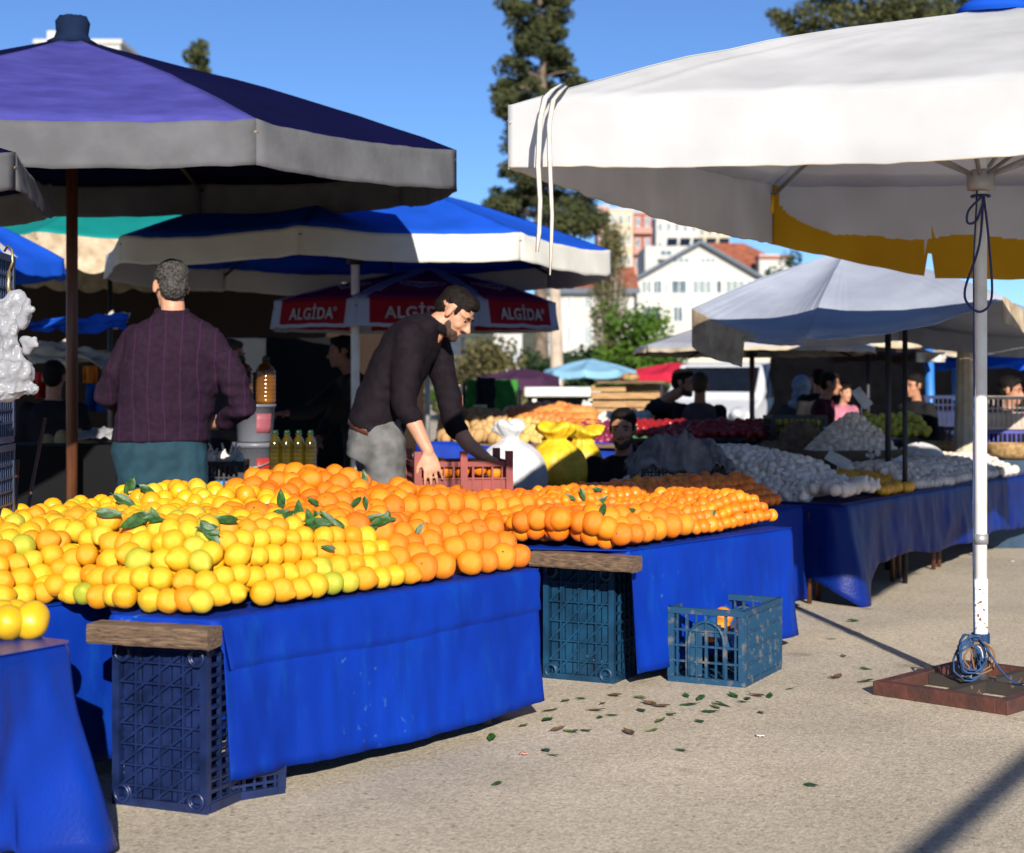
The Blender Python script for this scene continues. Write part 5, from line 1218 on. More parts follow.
heap('red_onion',45,band(592,618,13.0,13.7,.73,.83),(P(590,0,13).x,P(620,0,13.7).x,13.0,13.7,xy),.042,'red onion in the heap in front of the white onions','red onions, front heap','red onion')
heap('white_onion',70,band(588,652,14.4,15,.78,.88),(P(587,0,14.4).x,P(655,0,15).x,14.4,15,xy),.055,'white onion in the row below the crate stack','white onions on the far stall','white onion')
lumps('potatoes',M_potato,[(V((P(p_,0,13.3).x,13.25+.1*k,.75+.04*k)),.08) for p_ in range(446,502,7) for k in range(4)],'mass of potatoes packed inside the far heap','potatoes')
lumps('onions',M_onion,[(V((P(p_,0,13.7).x,13.5+.1*k,.76+.05*k)),.085) for p_ in range(512,590,7) for k in range(4)],'mass of onions packed inside the far heap','onions')
mb=MB(); mb.box((P(620,430,14.7).x,14.7,.36),(.85,.7,.72)); tag(mb.build('stand',mat('green_cover',(.03,.14,.04),.7)),'green covered stand under the white onions','stand')
M_sign=mat('pale_green_card',(.5,.62,.35),.6)
mb=MB(); q=P(480,410,13.9); mb.box(q,(.12,.01,.09),rz3(.2)); mb.bar(q,q-V((0,0,.12)),.01,.01); tag(mb.build('price_card',M_sign),'pale green price card above the potato heap','price card')
mb=MB(); q=P(586,407,14.2); mb.box(q,(.09,.01,.10),rz3(-.4)@Matrix.Rotation(.4,3,'Y')); mb.bar(q,q-V((0,0,.14)),.01,.01); tag(mb.build('price_card',mat('white_green_card',(.6,.62,.6),.6)),'white price card above the red onions','price card')
# green clothed rail with a black jacket
def drape(label,px0,px1,py0,py1,d,m,name,cat,depth=.35):
    a=P(px0,py0,d);b_=P(px1,py1,d); mb=MB(); prof=[(-.5,1),(-.42,.0),(-.2,-.03),(.2,-.03),(.42,0),(.5,1)]
    def f(u,v):
        t=v*5; i=min(4,int(t)); q0,q1=prof[i],prof[i+1]; k=t-i; dy=(q0[0]+(q1[0]-q0[0])*k)*depth; zz=q0[1]+(q1[1]-q0[1])*k
        return V((a.x+(b_.x-a.x)*u+.03*nz(u*5,zz*3,px0),d+dy+.04*nz(u*7,zz*2,d),a.z+(b_.z-a.z)*zz+.02*nz(u*6,v*3)))
    mb.grid(f,22,25); return tag(mb.build(name,m,solid=.006),label,cat)
drape('green cloth draped over a rail behind the potato heap',466,517,381,412,15.5,fab('green_cloth',(.035,.18,.03)),'cloth','cloth')
drape('black jacket thrown over the green cloth',477,495,379,408,15.3,C_black,'jacket','jacket',.46)
mb=MB(); a=P(464,384,15.5); b_=P(518,384,15.5); 
rl=thing('clothes_rail','dark rail holding up the green cloth','rail',V(((a.x+b_.x)/2,15.5,0)))
mb.tube([a,b_],.015,8); mb.build('bar',M_dark,rl)
for e in(a,b_): l=MB(); l.tube([V((e.x,e.y,0)),e],.015,8); l.build('leg',M_dark,rl)
# white carts / boards behind
def blk(label,px0,px1,py0,py1,d,dep,m,name,cat,toground=False):
    a=P(px0,py0,d);b_=P(px1,py1,d); z0=0 if toground else b_.z; mb=MB(); mb.box(((a.x+b_.x)/2,d+dep/2,(a.z+z0)/2),(b_.x-a.x,dep,a.z-z0)); return tag(mb.build(name,m,bevel=.01),label,cat)
M_cart=mat('off_white_paint',(.55,.53,.48),.6,var=.1)
blk('white board behind the pale old man',446,466,385,418,19,.06,M_cart,'board','board',True)
cr_=thing('cart','long off-white cart with a black block under its bed beyond the onions','cart',V((P(560,400,19).x,19.3,0)))
mb=MB(); a=P(524,387,19); b_=P(601,397,19); mb.box(((a.x+b_.x)/2,19.3,(a.z+b_.z)/2),(b_.x-a.x,.7,a.z-b_.z)); mb.build('bed',M_cart,cr_,bevel=.02)
mb=MB(); mb.box(((a.x+b_.x)/2,19.45,b_.z-.12),((b_.x-a.x)*.9,.3,.22)); mb.build('underside',M_black,cr_)  # black block filling the space under the bed
for x in(a.x+.12,b_.x-.12):
    for y in(19.05,19.55): l=MB(); l.box((x,y,(b_.z-.01)/2),(.05,.05,b_.z-.012)); l.build('leg',M_cart,cr_)
# stack of shallow wooden crates
M_lightwood=mat('bare_crate_wood',(.42,.25,.11),.8,scale=6,col2=(.27,.15,.06),bump=.3,bscale=30,stretch=(1,1,6))
def woodbox(label,c,w,d,h,ang,group):
    root=thing('wooden_crate',label,'wooden crate',c,group); rm=rz3(ang)
    for sx,sy,wx,wy in ((1,0,.02,d-.042),(-1,0,.02,d-.042),(0,1,w,.02),(0,-1,w,.02)):
        mb=MB()
        for k in range(2): q=rm@V((sx*(w/2-.01),sy*(d/2-.01),h*(.27+.48*k))); mb.box(V(c)+q,(wx,wy,h*.40),rm)
        mb.build('side_panel',M_lightwood,root)
    mb=MB(); mb.box(V(c)+V((0,0,.012)),(w-.05,d-.05,.02),rm); mb.build('base',M_lightwood,root)
    return root
ps=P(625,410,17.5); zt=P(0,384,17.5).z; nz_=7; hh=(zt)/nz_
for col,px in enumerate((608,642)):
    for k in range(nz_): q=P(px,0,17.5+.1*col); woodbox('bare wooden crate, %s from the top in the %s column of the far stack'%(['lowest, seventh','sixth','fifth','fourth','third','second','first'][k],['left','right'][col]),V((q.x,q.y,hh*k)),.36,.4,hh-.006,.03*(k%3-1),'wooden crates in the far stack')
mb=MB(); a=P(596,385,17.4); b_=P(662,380,17.6); mb.box(((a.x+b_.x)/2,17.5,zt+.02),(b_.x-a.x,.6,.025)); tag(mb.build('wooden_plank',M_board),'plank laid across the top of the far crate stack','plank')
q=P(632,383,17.5); mb=MB(); mb.ell((q.x-.02,q.y,zt+.07),(.10,.09,.05)); tag(mb.build('basket',M_straw),'small straw bundle on top of the far crate stack','straw bundle')
# red produce in front of the crouching man, greens
ME['tomato']=[fruit_mesh('mandarin',2.).mesh('tomato',[mat('tomato_skin',(.30,.012,.012),.3)])]
heap('tomato',150,lambda a,b:.80+.06*smooth((b-12.6)/.6),(P(640,0,12.8).x,P(760,0,13.2).x,12.6,13.2,xy),.042,'red tomato in the shaded tray beyond the grey sacking','tomatoes in the shade','tomato')
mb=MB(); a=P(638,447,12.5); b_=P(762,447,12.5); mb.box(((a.x+b_.x)/2,12.95,.37),(b_.x-a.x,.85,.74)); tag(mb.build('stand',M_blacktarp),'black-draped stand under the tomatoes','stand')
q=P(710,420,14.7)
mb=MB(); mb.rings(bagmesh(P(712,428,14.4),.14,.13,8)); tag(mb.build('plastic_bag',M_film),'small white bag in the stooping man\'s hand','plastic bag')
# leafy greens beside the crates
M_green=mat('dark_leaf',(.03,.09,.025),.6,var=.3,scale=20); 
def leaves(name,label,cat,pts,m,size,kind='stuff'):
    mb=MB()
    for p in pts:
        for _ in range(1):
            d=V((R.gauss(0,1),R.gauss(0,1),R.gauss(.3,.7))).normalized(); s=d.orthogonal().normalized()*size*.4; t=d*size*R.uniform(.7,1.3); n_=s.cross(d).normalized()*size*.15
            mb.add([p,p+t*.5+s+n_,p+t,p+t*.5-s+n_],[(0,1,2,3)])
    o=tag(mb.build(name,m),label,cat)
    if kind: o['kind']=kind
    return o
leaves('greens','dark leafy greens heaped in front of the white van','greens',[P(R.uniform(715,765),0,14)*1+V((0,0,-P(0,0,14).z+.66+R.uniform(0,.14))) for _ in range(500)],M_green,.10)
q=P(740,440,14); mb=MB(); mb.box((q.x,14,.325),(.55,.6,.65)); tag(mb.build('stand',M_black),'dark stand beneath the leafy greens','stand')
# ---------------------------------------------------------------- right background clutter
sheet('pale blue tarp roof over the stalls at the right',[P(895,330,19),P(1060,300,18),P(1060,336,16),P(930,348,16.3)],M_ltblue,.12,wr=.1,seed=4)
sheet('white tarp flap along the pale blue roof at the right',[P(905,338,16.6),P(1060,334,15.8),P(1060,350,15.6),P(912,357,16)],M_whiteold,.03,wr=.1,seed=6)
sheet('deep blue tarp hanging behind the wrapped post',[P(915,352,17.4),P(1060,345,17),P(1060,366,17),P(925,368,17)],M_blue,.05,wr=.08,seed=8)
sheet('brown tarp roof between the grey umbrella and the black poles',[P(850,330,17.5),P(935,328,17),P(930,362,15.5),P(826,362,16)],fabric('brown_tarp',(.16,.09,.075),.1),.05,wr=.05,seed=10)
sheet('dark curtain added to stand for the deep shade behind the right stalls',[P(770,350,24),P(1070,345,24),P(1070,470,24),P(770,470,24)],mat('deep_shade_black',(.003,.003,.004),1.,spec=.02),0,'backdrop','backdrop',wr=.15,seed=3)  # near-black colour stands in for shade behind the right stalls
wp=V((P(965,0,12.6).x,12.6,0)); mb=MB(); rr=[]
for k in range(25):
    z=.0+1.62*k/24; r=(.098 if k else .09)*(1-.5*(z/1.62)**1.1)+ (.012 if .45<z<.6 else 0)
    rr.append([wp+V((r*(1+.10*math.sin(j*PI/16*9+.5*math.sin(z*3))+.05*nz(j*.6,z*3))*math.cos(j*PI/16),r*(1+.10*math.sin(j*PI/16*9))*math.sin(j*PI/16),z)) for j in range(32)])
mb.rings(rr); o=mb.build('wrapped_post',M_whiteold); tag(o,'cream cloth-wrapped post, wider at its foot, behind the right garlic heap','post')
M_bluepost=mat('bright_blue_paint',(.02,.17,.55),.5)
for px,d,lb in ((932,16,'bright blue post left of the wrapped post'),(957,17.5,'slimmer bright blue post just behind the wrapped post')):
    q=P(px,0,d); mb=MB(); mb.tube([(q.x,q.y,0),(q.x-.03,q.y,1.6)],.045 if d==16 else .03,10); tag(mb.build('post',M_bluepost),lb,'post')
q=P(945,440,14.2)
for k in range(4): crate_flat('dark blue crate in the stack left of the wrapped post, %s'%['lowest','second up','third up','topmost'][k],V((q.x,q.y,.27*k)),.1,(.48,.34,.262),M_navycrate,'dark crates by the wrapped post',n=(6,4,4))
q=P(1005,430,13.2)
crate_flat('beige crate at the right edge, on top of the violet-blue one',V((q.x,q.y,.82)),0.03,(.55,.36,.26),mat('beige_crate',(.40,.32,.26),.6),n=(7,4,3))
crate_flat('violet-blue crate at the right edge under the beige one',V((q.x,q.y,.55)),.0,(.5,.36,.262),mat('violet_crate',(.03,.03,.25),.5),n=(7,4,3))
crate_flat('teal crate at the right edge, at the bottom of its stack',V((q.x,q.y,.0)),.05,(.55,.40,.53),M_tealcrate,n=(7,4,6))
def basket(label,c,rx,ry,h,m):
    mb=MB(); rr=[]
    for r,z in ((.85,0),(1,.3),(1.04,.8),(1.0,1),(.9,.98),(.86,.5),(.0,.45)): rr.append([V(c)+V((rx*r*(1+.02*math.sin(k*6)) *math.cos(k*PI/18),ry*r*math.sin(k*PI/18),h*z)) for k in range(36)])
    mb.rings(rr); return tag(mb.build('basket',m),label,'basket')
q=P(1012,458,12.1); 
mb=MB(); mb.box((q.x,q.y,(q.z-.004)/2),(.5,.4,q.z-.006)); tag(mb.build('stand',M_tealcrate),'teal covered stand beneath the straw basket at the right edge','stand')
basket('round straw basket at the right edge',q,.19,.17,.11,M_straw)
q=P(935,453,12.9); mb=MB(); mb.box((q.x,q.y,(q.z-.006)/2),(.5,.3,q.z-.01)); tag(mb.build('stand',M_black),'dark stand beneath the shallow straw tray','stand')
basket('shallow straw tray behind the right garlic heap',q,.235,.15,.09,M_straw)
ME['yellow_apple']=[fruit_mesh('mandarin',6.).mesh('yellow_apple',[mat('yellow_apple_skin',(.62,.5,.02),.35)])]
q=P(895,432,13.4); mb=MB(); mb.box((q.x,q.y+.1,(q.z-.05)/2),(.42,.42,q.z-.06)); tag(mb.build('stand',M_black),'dark stand under the yellow apples between the black poles','stand')
heap('yellow_apple',40,lambda a,b:q.z+.0+.12*smooth((b-13.2)/.4),(q.x-.2,q.x+.18,13.2,13.6,xy),.038,'yellow apple in the bright heap between the two black poles','yellow apples between the poles','apple')
garment('white sack cloth hanging behind the black poles',916,352,948,362,15.2,(.5,.48,.44),'hanging_cloth','cloth')
ME['orange_melon']=[fruit_mesh('mandarin',9.).mesh('melon',[mat('melon_skin',(.6,.16,.05),.4)])]
q=P(922,418,14.0); put('orange_melon',q,.07,rrot(),'reddish melon on the stand right of the yellow apples',None,'melon')
mb=MB(); mb.box((q.x,q.y,(q.z-.06)/2),(.3,.3,q.z-.07)); tag(mb.build('stand',M_black),'dark stand under the reddish melon','stand')
# gantry outside the right edge, put in only to throw a shadow

# ---------------------------------------------------------------- slanting shadow at the lower right: an unseen steel gantry added beside the camera to cast it
af=thing('shadow_gantry','unseen bare steel gantry added right of the camera to throw the slanting shadow','gantry',V((2.2,0,0)))
a=V((1.30,-1.24,2.0)); b_=V((3.27,2.14,2.0))
mb=MB(); mb.tube([a,b_],.03,12); mb.build('crossbar',M_greyrib,af)
for q in(a,b_): mb=MB(); mb.tube([V((q.x,q.y,0)),V((q.x,q.y,1.968))],.026,12); mb.build('leg',M_greyrib,af)
# ---------------------------------------------------------------- fallen leaves and scraps
def leaf_mesh(m,seed,curl=.25):
    mb=MB(); L=.5
    def f(u,v):
        w_=.21*math.sin(PI*min(.999,u**.85))**.8*(1-.25*u); x=(u-.5); y=(v-.5)*2*w_
        return V((x,y,curl*(.35*abs(v-.5)*2*w_*2+.5*(x*x))+.04*nz(u*3+seed,v*2)))
    mb.grid(f,10,4); mb.tube([V((-.5,0,.06)),V((-.62,.01,.05))],.012,5)
    return mb.mesh('leaf',[m])
M_leafd=mat('citrus_leaf',(.028,.085,.014),.4,scale=5,var=.3,bump=.2,bscale=30); M_leafy=mat('drying_leaf',(.10,.16,.03),.6,scale=6,col2=(.06,.07,.02)); M_leafb=mat('brown_leaf',(.10,.055,.025),.8,var=.3)
LEAF=[leaf_mesh(M_leafd,1),leaf_mesh(M_leafd,5,.5),leaf_mesh(M_leafy,3,.4)]; LEAFB=leaf_mesh(M_leafb,8,.6)
gl=[(550,712),(568,702),(546,721),(598,719),(605,705),(612,717),(640,712),(650,705),(661,722),(672,716),(664,708),(690,706),(700,700),(716,708),(722,706),(735,697),(748,700),(770,697),(792,690),(640,699),(525,727),(545,752),(553,757),(490,740),(558,731),(570,733),(586,732),(840,678),(845,657),(832,679),(866,683),(864,670),(812,787),(497,786),(680,752),(830,640),(852,622),(700,723),(652,732),(760,714),(628,734),(712,713),(742,703),(757,697),(685,697),(617,697),(596,712),(580,700)]
for i,(px,py) in enumerate(gl):
    p=G(px+R.uniform(-2,2),py); o=bpy.data.objects.new('leaf',R.choice(LEAF) if R.random()<.72 else LEAFB); COL.objects.link(o)
    s=R.uniform(.045,.085); o.location=p+V((0,0,.006)); o.scale=(s,s,s); o.rotation_euler=(R.uniform(-.25,.25),R.uniform(-.2,.2),R.uniform(0,6.28))
    tag(o,'small fallen leaf lying on the asphalt in front of the stalls','leaf','fallen leaves on the asphalt')
M_scrap=mat('paper_scrap',(.65,.62,.58),.8); 
for i,(px,py,m_,lb) in enumerate(((524,755,mat('pink_peel',(.62,.28,.2),.7),'pinkish scrap of peel on the asphalt below the lemon stall'),(760,737,M_scrap,'tiny white paper scrap on the asphalt near the open crate'),(1012,562,M_scrap,'crumpled white paper on the asphalt beside the garlic stall'))):
    p=G(px,py); mb=MB(); mb.grid(lambda u,v:p+V(((u-.5)*.026,(v-.5)*.024,.005+.008*abs(nz(u*4+i,v*4)))),6,6); tag(mb.build('scrap',m_,solid=.002),lb,'scrap')
# leaves lying on the fruit: rest each on the fruit that shows at that spot
def on_pile(px,py):
    best=None
    for k,p,r,_,_,_ in fr:
        x,y=project(p); rr=r/p.y*F
        if math.hypot(x-px,y-py)<rr*1.1 and (best is None or p.y<best[0].y): best=(p,r)
    return best
pl=[(118,490,.12),(130,497,.12),(139,498,.1),(106,514,.10),(133,518,.13),(150,516,.09),(152,522,.08),(212,530,.11),(222,527,.1),(218,534,.08),(206,533,.08),(282,505,.1),(296,512,.1),(305,520,.11),(316,523,.1),(312,510,.08),(325,515,.09),(286,516,.09),(360,498,.07),(366,507,.08),(396,512,.08),(402,519,.08),(384,525,.09),(392,528,.09),(370,517,.09),(338,518,.07),(276,508,.08),(610,502,.09),(614,508,.09),(640,508,.07),(573,494,.08),(578,500,.07),(592,538,.07),(717,515,.06),(598,489,.07),(363,477,.09),(310,500,.07),(322,540,.06),(420,521,.06)]
for (px,py,s) in pl:
    h=on_pile(px,py)
    if not h: continue
    p,r=h; dirc=(V((0,0,CH))-p).normalized(); dirc=(dirc+V((R.uniform(-.5,.5),0,R.uniform(.2,.9)))).normalized()
    o=bpy.data.objects.new('leaf',LEAF[0 if R.random()<.6 else 1]); COL.objects.link(o)
    o.location=p+dirc*(r+.012); s*=.88; o.scale=(s,s,s); q=dirc.to_track_quat('Z','Y'); q=q@Quaternion((0,0,1),R.uniform(0,6.28)); o.rotation_mode='QUATERNION'; o.rotation_quaternion=q
    tag(o,'glossy dark green leaf lying on the heaped citrus','leaf','green leaves on the citrus heap')
# ---------------------------------------------------------------- van
VR=Matrix.Translation(P(700,0,24)*V((1,1,0)) if False else V((P(700,0,24).x,24,0)))@Matrix.Rotation(math.radians(-120),4,'Z')
def VT(x,y,z): return VR@V((-x,y,z))
M_van=mat('white_van_paint',(.5,.51,.53),.25,var=.03,spec=.6); M_glass=mat('dark_glass',(.006,.009,.016),.25,var=.1,spec=.15); M_box=mat('cream_box_panel',(.62,.57,.45),.5,var=.05)
van=thing('van','white box van with a dark windscreen parked behind the stooping man and the boy','van',VT(1.2,0,0))
prof=[(.0,.28),(-.02,.50),(.02,.72),(.36,.86),(.42,.88),(.86,1.40),(1.15,1.45),(1.45,1.45),(1.45,.28)]
mb=MB(); w2=.78
def vw(z): return w2-(.09*max(0,(z-.86)/.6))
n=len(prof); mb.add([VT(x,-vw(z),z) for x,z in prof]+[VT(x,vw(z),z) for x,z in prof],[tuple(range(n)),tuple(reversed(range(n,2*n)))]+[(i,i+n,(i+1)%n+n,(i+1)%n) for i in range(n)],0,False)
mb.build('body',M_van,van,bevel=.03)
def vq(pts,nm,m): mb=MB(); mb.poly([VT(*p) for p in pts]); return mb.build(nm,m,van,solid=.008)
vq([(.455,-.66,.915),(.455,.66,.915),(.835,.60,1.365),(.835,-.60,1.365)],'windscreen',M_glass)
for s in(-1,1):
    vq([(.62,s*(vw(.9)+.008),.92),(1.25,s*(vw(.9)+.008),.92),(1.25,s*(vw(1.33)+.008),1.33),(.93,s*(vw(1.33)+.008),1.33)],'side_window',M_glass)
    mb=MB(); mb.ell(VT(.03,s*.60,.70),(.20,.12,.10),VR.to_3x3(),12,8); mb.build('headlight',mat('lamp_glass',(.5,.52,.55),.1,spec=.8) if s==-1 else bpy.data.materials['lamp_glass'],van)
    mb=MB(); mb.box(VT(.62,s*.92,1.02),(.10,.12,.20),VR.to_3x3()); mb.build('mirror',M_black,van,bevel=.02)
    for x in(.42,2.6):
        mb=MB(); ax=(VT(0,1,0)-VT(0,0,0)).normalized(); c=VT(x,s*.70,.28); mb.tube([c-ax*.09,c+ax*.09],.28,20); wh=mb.build('wheel',M_black,van)
        mb=MB(); mb.tube([c-ax*.095,c+ax*.095],.15,14); mb.build('rim',M_greyrib,wh)
mb=MB(); mb.box(VT(-.012,0,.60),(.05,.8,.10),VR.to_3x3()); mb.build('grille',M_black,van)
mb=MB(); mb.box(VT(-.01,0,.36),(.08,1.5,.14),VR.to_3x3()); mb.build('bumper',M_black,van,bevel=.02)
mb=MB(); mb.box(VT(2.45,0,1.03),(1.9,1.72,1.22),VR.to_3x3()); mb.build('cargo_box',M_box,van,bevel=.01)
mb=MB(); mb.box(VT(2.45,0,.35),(1.9,.9,.12),VR.to_3x3()); mb.build('chassis',M_dark,van)
# ---------------------------------------------------------------- trees
def leafmat(nm,c,c2): return mat(nm,c,.75,scale=.9,col2=c2,spec=.25,trans=.25,lo=.3,hi=.7)
M_bark=mat('tree_bark',(.15,.11,.08),.9,scale=4,var=.3,bump=.6,bscale=14); M_palebark=mat('pale_bark',(.30,.26,.21),.9,scale=4,var=.2)
def tree(label,base,h,clumps,m,leaf,n,trunk_r=.25,bark=None,name='tree',cat='tree',group=None,limbs=True,aspect=.6,top=None,seed=0):
    """tapered trunk, a limb to every few clumps, and a crown of loose leaf faces gathered in uneven clumps"""
    rr=random.Random(seed+int(h*100)); base=V(base)
    root=thing(name,label,cat,base,group)
    mb=MB(); th=top or h*.92
    pts=[base+V((.12*math.sin(k*1.3+seed)*k/6,.1*math.cos(k*1.7)*k/6,th*k/8)) for k in range(9)]
    mb.tube(pts,[trunk_r*(1-.86*k/8)*(1.25 if k==0 else 1) for k in range(9)],9)
    if limbs:
        for i,(c,r) in enumerate(clumps):
            if i%3==0:
                z=max(.15*th,min(th*.95,c.z-base.z-.25*math.hypot(c.x-base.x,c.y-base.y))); k=z/th; q=base+V((0,0,z)); 
                mb.tube([q,q.lerp(c,.5)+V((0,0,.1)),c],[trunk_r*.35*(1-.6*k)+.01,trunk_r*.2*(1-.5*k)+.008,.012],5)
    mb.build('trunk',bark or M_bark,root)
    cr=MB()
    for c,r in clumps:
        rx,ry,rz_=r if isinstance(r,tuple) else (r,r,r*.8)
        for _ in range(int(n*(rx*rx)**.5/1.0*rr.uniform(.7,1.3))):
            d=V((rr.gauss(0,1),rr.gauss(0,1),rr.gauss(0,1))).normalized()*(rr.random()**.45)
            p=c+V((d.x*rx,d.y*ry,d.z*rz_)); a=V((rr.gauss(0,1),rr.gauss(0,1),rr.gauss(0,.7))).normalized(); b=a.orthogonal().normalized(); b=(Quaternion(a,rr.uniform(0,6.28))@b)
            s=leaf*rr.uniform(.6,1.3); cr.add([p-a*s*.5,p+b*s*aspect*.5,p+a*s*.5,p-b*s*aspect*.5],[(0,1,2,3)],0,False)
    cr.build('crown',m,root)
    return root
def clump_col(cx,cy,z0,z1,rfun,n,rr,cr=(.45,.85)):
    out=[]
    for i in range(n):
        t=(i+rr.random())/n; z=z0+(z1-z0)*t; a=rr.uniform(0,6.28); r=rfun(t)*rr.uniform(.35,1.); c=rr.uniform(*cr)*(1.1-.5*t); out.append((V((cx+r*math.cos(a),cy+r*math.sin(a),z)),(c,c,c*.62)))
    return out
TR=random.Random(3)
M_con=leafmat('conifer_needles',(.085,.095,.035),(.035,.045,.018)); M_olive=leafmat('olive_leaves',(.15,.13,.05),(.07,.065,.025)); M_bright=leafmat('bright_leaves',(.09,.17,.015),(.03,.075,.01)); M_deep=leafmat('deep_green_leaves',(.03,.07,.02),(.012,.03,.01)); M_popl=leafmat('thin_poplar_leaves',(.15,.14,.06),(.08,.075,.03)); M_pine=leafmat('pine_needles',(.11,.11,.04),(.045,.055,.02))
d=70; bx=P(541,0,d).x
tree('tall dark conifer with drooping clumps rising behind the blue and white umbrellas',(bx,d,0),20.5,clump_col(bx,d,7.2,20.2,lambda t:2.2-1.0*t+.55*math.sin(t*17),300,TR,(.34,.82)),M_con,.17,480,.35,top=20,seed=1)
d=62; bx=P(905,0,d).x; cl=[]
for (px,py,r) in ((790,28,.55),(782,20,.5),(805,12,.7),(815,26,.6),(800,34,.45),(838,18,.9),(830,4,.8),(860,22,.9),(868,2,1.1),(890,14,1.0),(905,0,1.2),(925,10,1.1),(945,2,1.0),(950,16,.8),(880,-20,1.3),(920,-25,1.4),(850,-18,1.),(965,-10,1.1),(985,0,1.0),(1005,-8,1.2),(820,-8,.6),(775,14,.4),(1010,10,.9)):
    q=P(px,py,d+TR.uniform(-1.5,1.5)); cl.append((q,(r,r,r*.65)))
for k in range(14):
    q=P(TR.uniform(860,1000),TR.uniform(20,110),d+TR.uniform(-1.5,1.5)); cl.append((q,(1.1,1.1,.8)))
tree('spreading pine whose branches show above the big white umbrella',(bx,d,0),16.5,cl,M_pine,.17,620,.4,top=16,seed=4)
d=92; bx=P(197,0,d).x
tree('narrow treetop peeking above the dark blue umbrella',(bx,d,0),20,clump_col(bx,d,6,19.6,lambda t:2.4*(1-t)**.8+.2,60,TR,(.5,1.0)),M_con,.4,140,.3,seed=6)
for i,(px,py,w_,lb) in enumerate(((152,203,2.6,'olive tree crown glimpsed left between the umbrellas, beside the teal one'),(205,196,3.2,'olive tree crown glimpsed between the teal and blue umbrellas, middle one'),(255,196,3.0,'olive tree crown glimpsed right beneath the dark blue umbrella'))):
    d=80+3*i; q=P(px,py,d); cl=[(V((q.x+TR.uniform(-w_,w_),d+TR.uniform(-1.5,1.5),q.z-TR.uniform(0,4.5))),TR.uniform(.7,1.4)) for _ in range(30)]
    tree(lb,(q.x,d,0),q.z,cl,M_olive,.35,110,.3,seed=10+i)
d=58; bx=P(611,0,d).x
cl=[]
for k in range(150):
    t=TR.random(); z=1.2+(6.3-1.2)*t; r=(.95-.55*abs(t-.35))*TR.random()**.5; a=TR.uniform(0,6.28); cl.append((V((bx+r*math.cos(a)*.8,d+r*math.sin(a),z)),(.24,.24,.5)))
tp=tree('slim half-bare poplar in front of the white gabled house',(bx,d,0),6.6,cl,M_popl,.10,330,.10,M_palebark,seed=20)
mb=MB()
for k in range(46):
    a=TR.uniform(0,6.28); z=TR.uniform(.2,2.6); L=TR.uniform(1.6,3.4); r=TR.uniform(.15,.95)
    mb.tube([V((bx,d,z)),V((bx+r*.6*math.cos(a),d+r*.6*math.sin(a),z+L*.5)),V((bx+r*math.cos(a),d+r*math.sin(a),min(6.6,z+L)))],[.035,.022,.008],5)
mb.build('twigs',M_palebark,tp)
def bush(label,px,py,w,d,m,n=26,leaf=.22,seed=0,dens=150,name='tree',tz=None):
    q=P(px,py,d); cl=[]
    for _ in range(n):
        a=TR.uniform(0,6.28); r=w*TR.random()**.5; z=TR.uniform(.3,q.z-.3); f=math.sqrt(max(.05,1-(z/q.z-.45)**2*2.6)); cl.append((V((q.x+r*f*math.cos(a),d+r*f*math.sin(a),z)),TR.uniform(.35,.75)*w/2.2+.25))
    return tree(label,(q.x,d,0),q.z,cl,m,leaf,dens,.18,seed=seed,name=name,cat='tree')
bush('bright green bushy tree right of the half-bare poplar',632,303,1.25,52,M_bright,40,.2,31,190)
bush('bright green low bushy tree above the crimson umbrella',666,335,1.0,50,M_bright,26,.2,32,170)
bush('deep green bushy tree left of the half-bare poplar',580,348,1.1,54,M_deep,34,.22,33,170)
bush('deep green bushy tree left of the pale bare trunk',540,352,1.0,52,M_deep,26,.22,34,170)
bush('olive-brown bushy tree beyond the green cloth',480,338,1.2,44,M_olive,34,.18,35,170)
bush('green bush at the left of the olive-brown tree',452,362,.7,48,M_bright,20,.2,36,150)
for i,(px,py,d) in enumerate(((782,254,150),(800,262,155),(815,268,150))):
    q=P(px,py,d); cl=[(V((q.x+TR.uniform(-1.6,1.6),d+TR.uniform(-1,1),q.z-TR.uniform(.3,7))),TR.uniform(.7,1.2)) for _ in range(24)]
    tree('dark tree right of the white gabled house, %s'%['leftmost of three','middle of three','rightmost of three'][i],(q.x,d,0),q.z,cl,M_deep,.5,60,.3,seed=40+i)
# whitewashed trunk with a notice
d=32; q=P(556,375,d); tw=thing('bare_tree','pale bare tree trunk with a white notice, beyond the red onions','tree',V((q.x,d,0)))
mb=MB(); mb.tube([(q.x,d,0),(q.x+.02,d,1.3),(q.x-.03,d,3.2)],[.17,.13,.10],12); mb.build('trunk',M_palebark if False else mat('pale_trunk',(.42,.34,.26),.9,var=.15,scale=4),tw)
mb=MB(); mb.box((q.x-.01,d-.16,P(0,379,d).z),(.19,.012,.28)); mb.build('notice',mat('notice_paper',(.62,.66,.66),.7),tw)
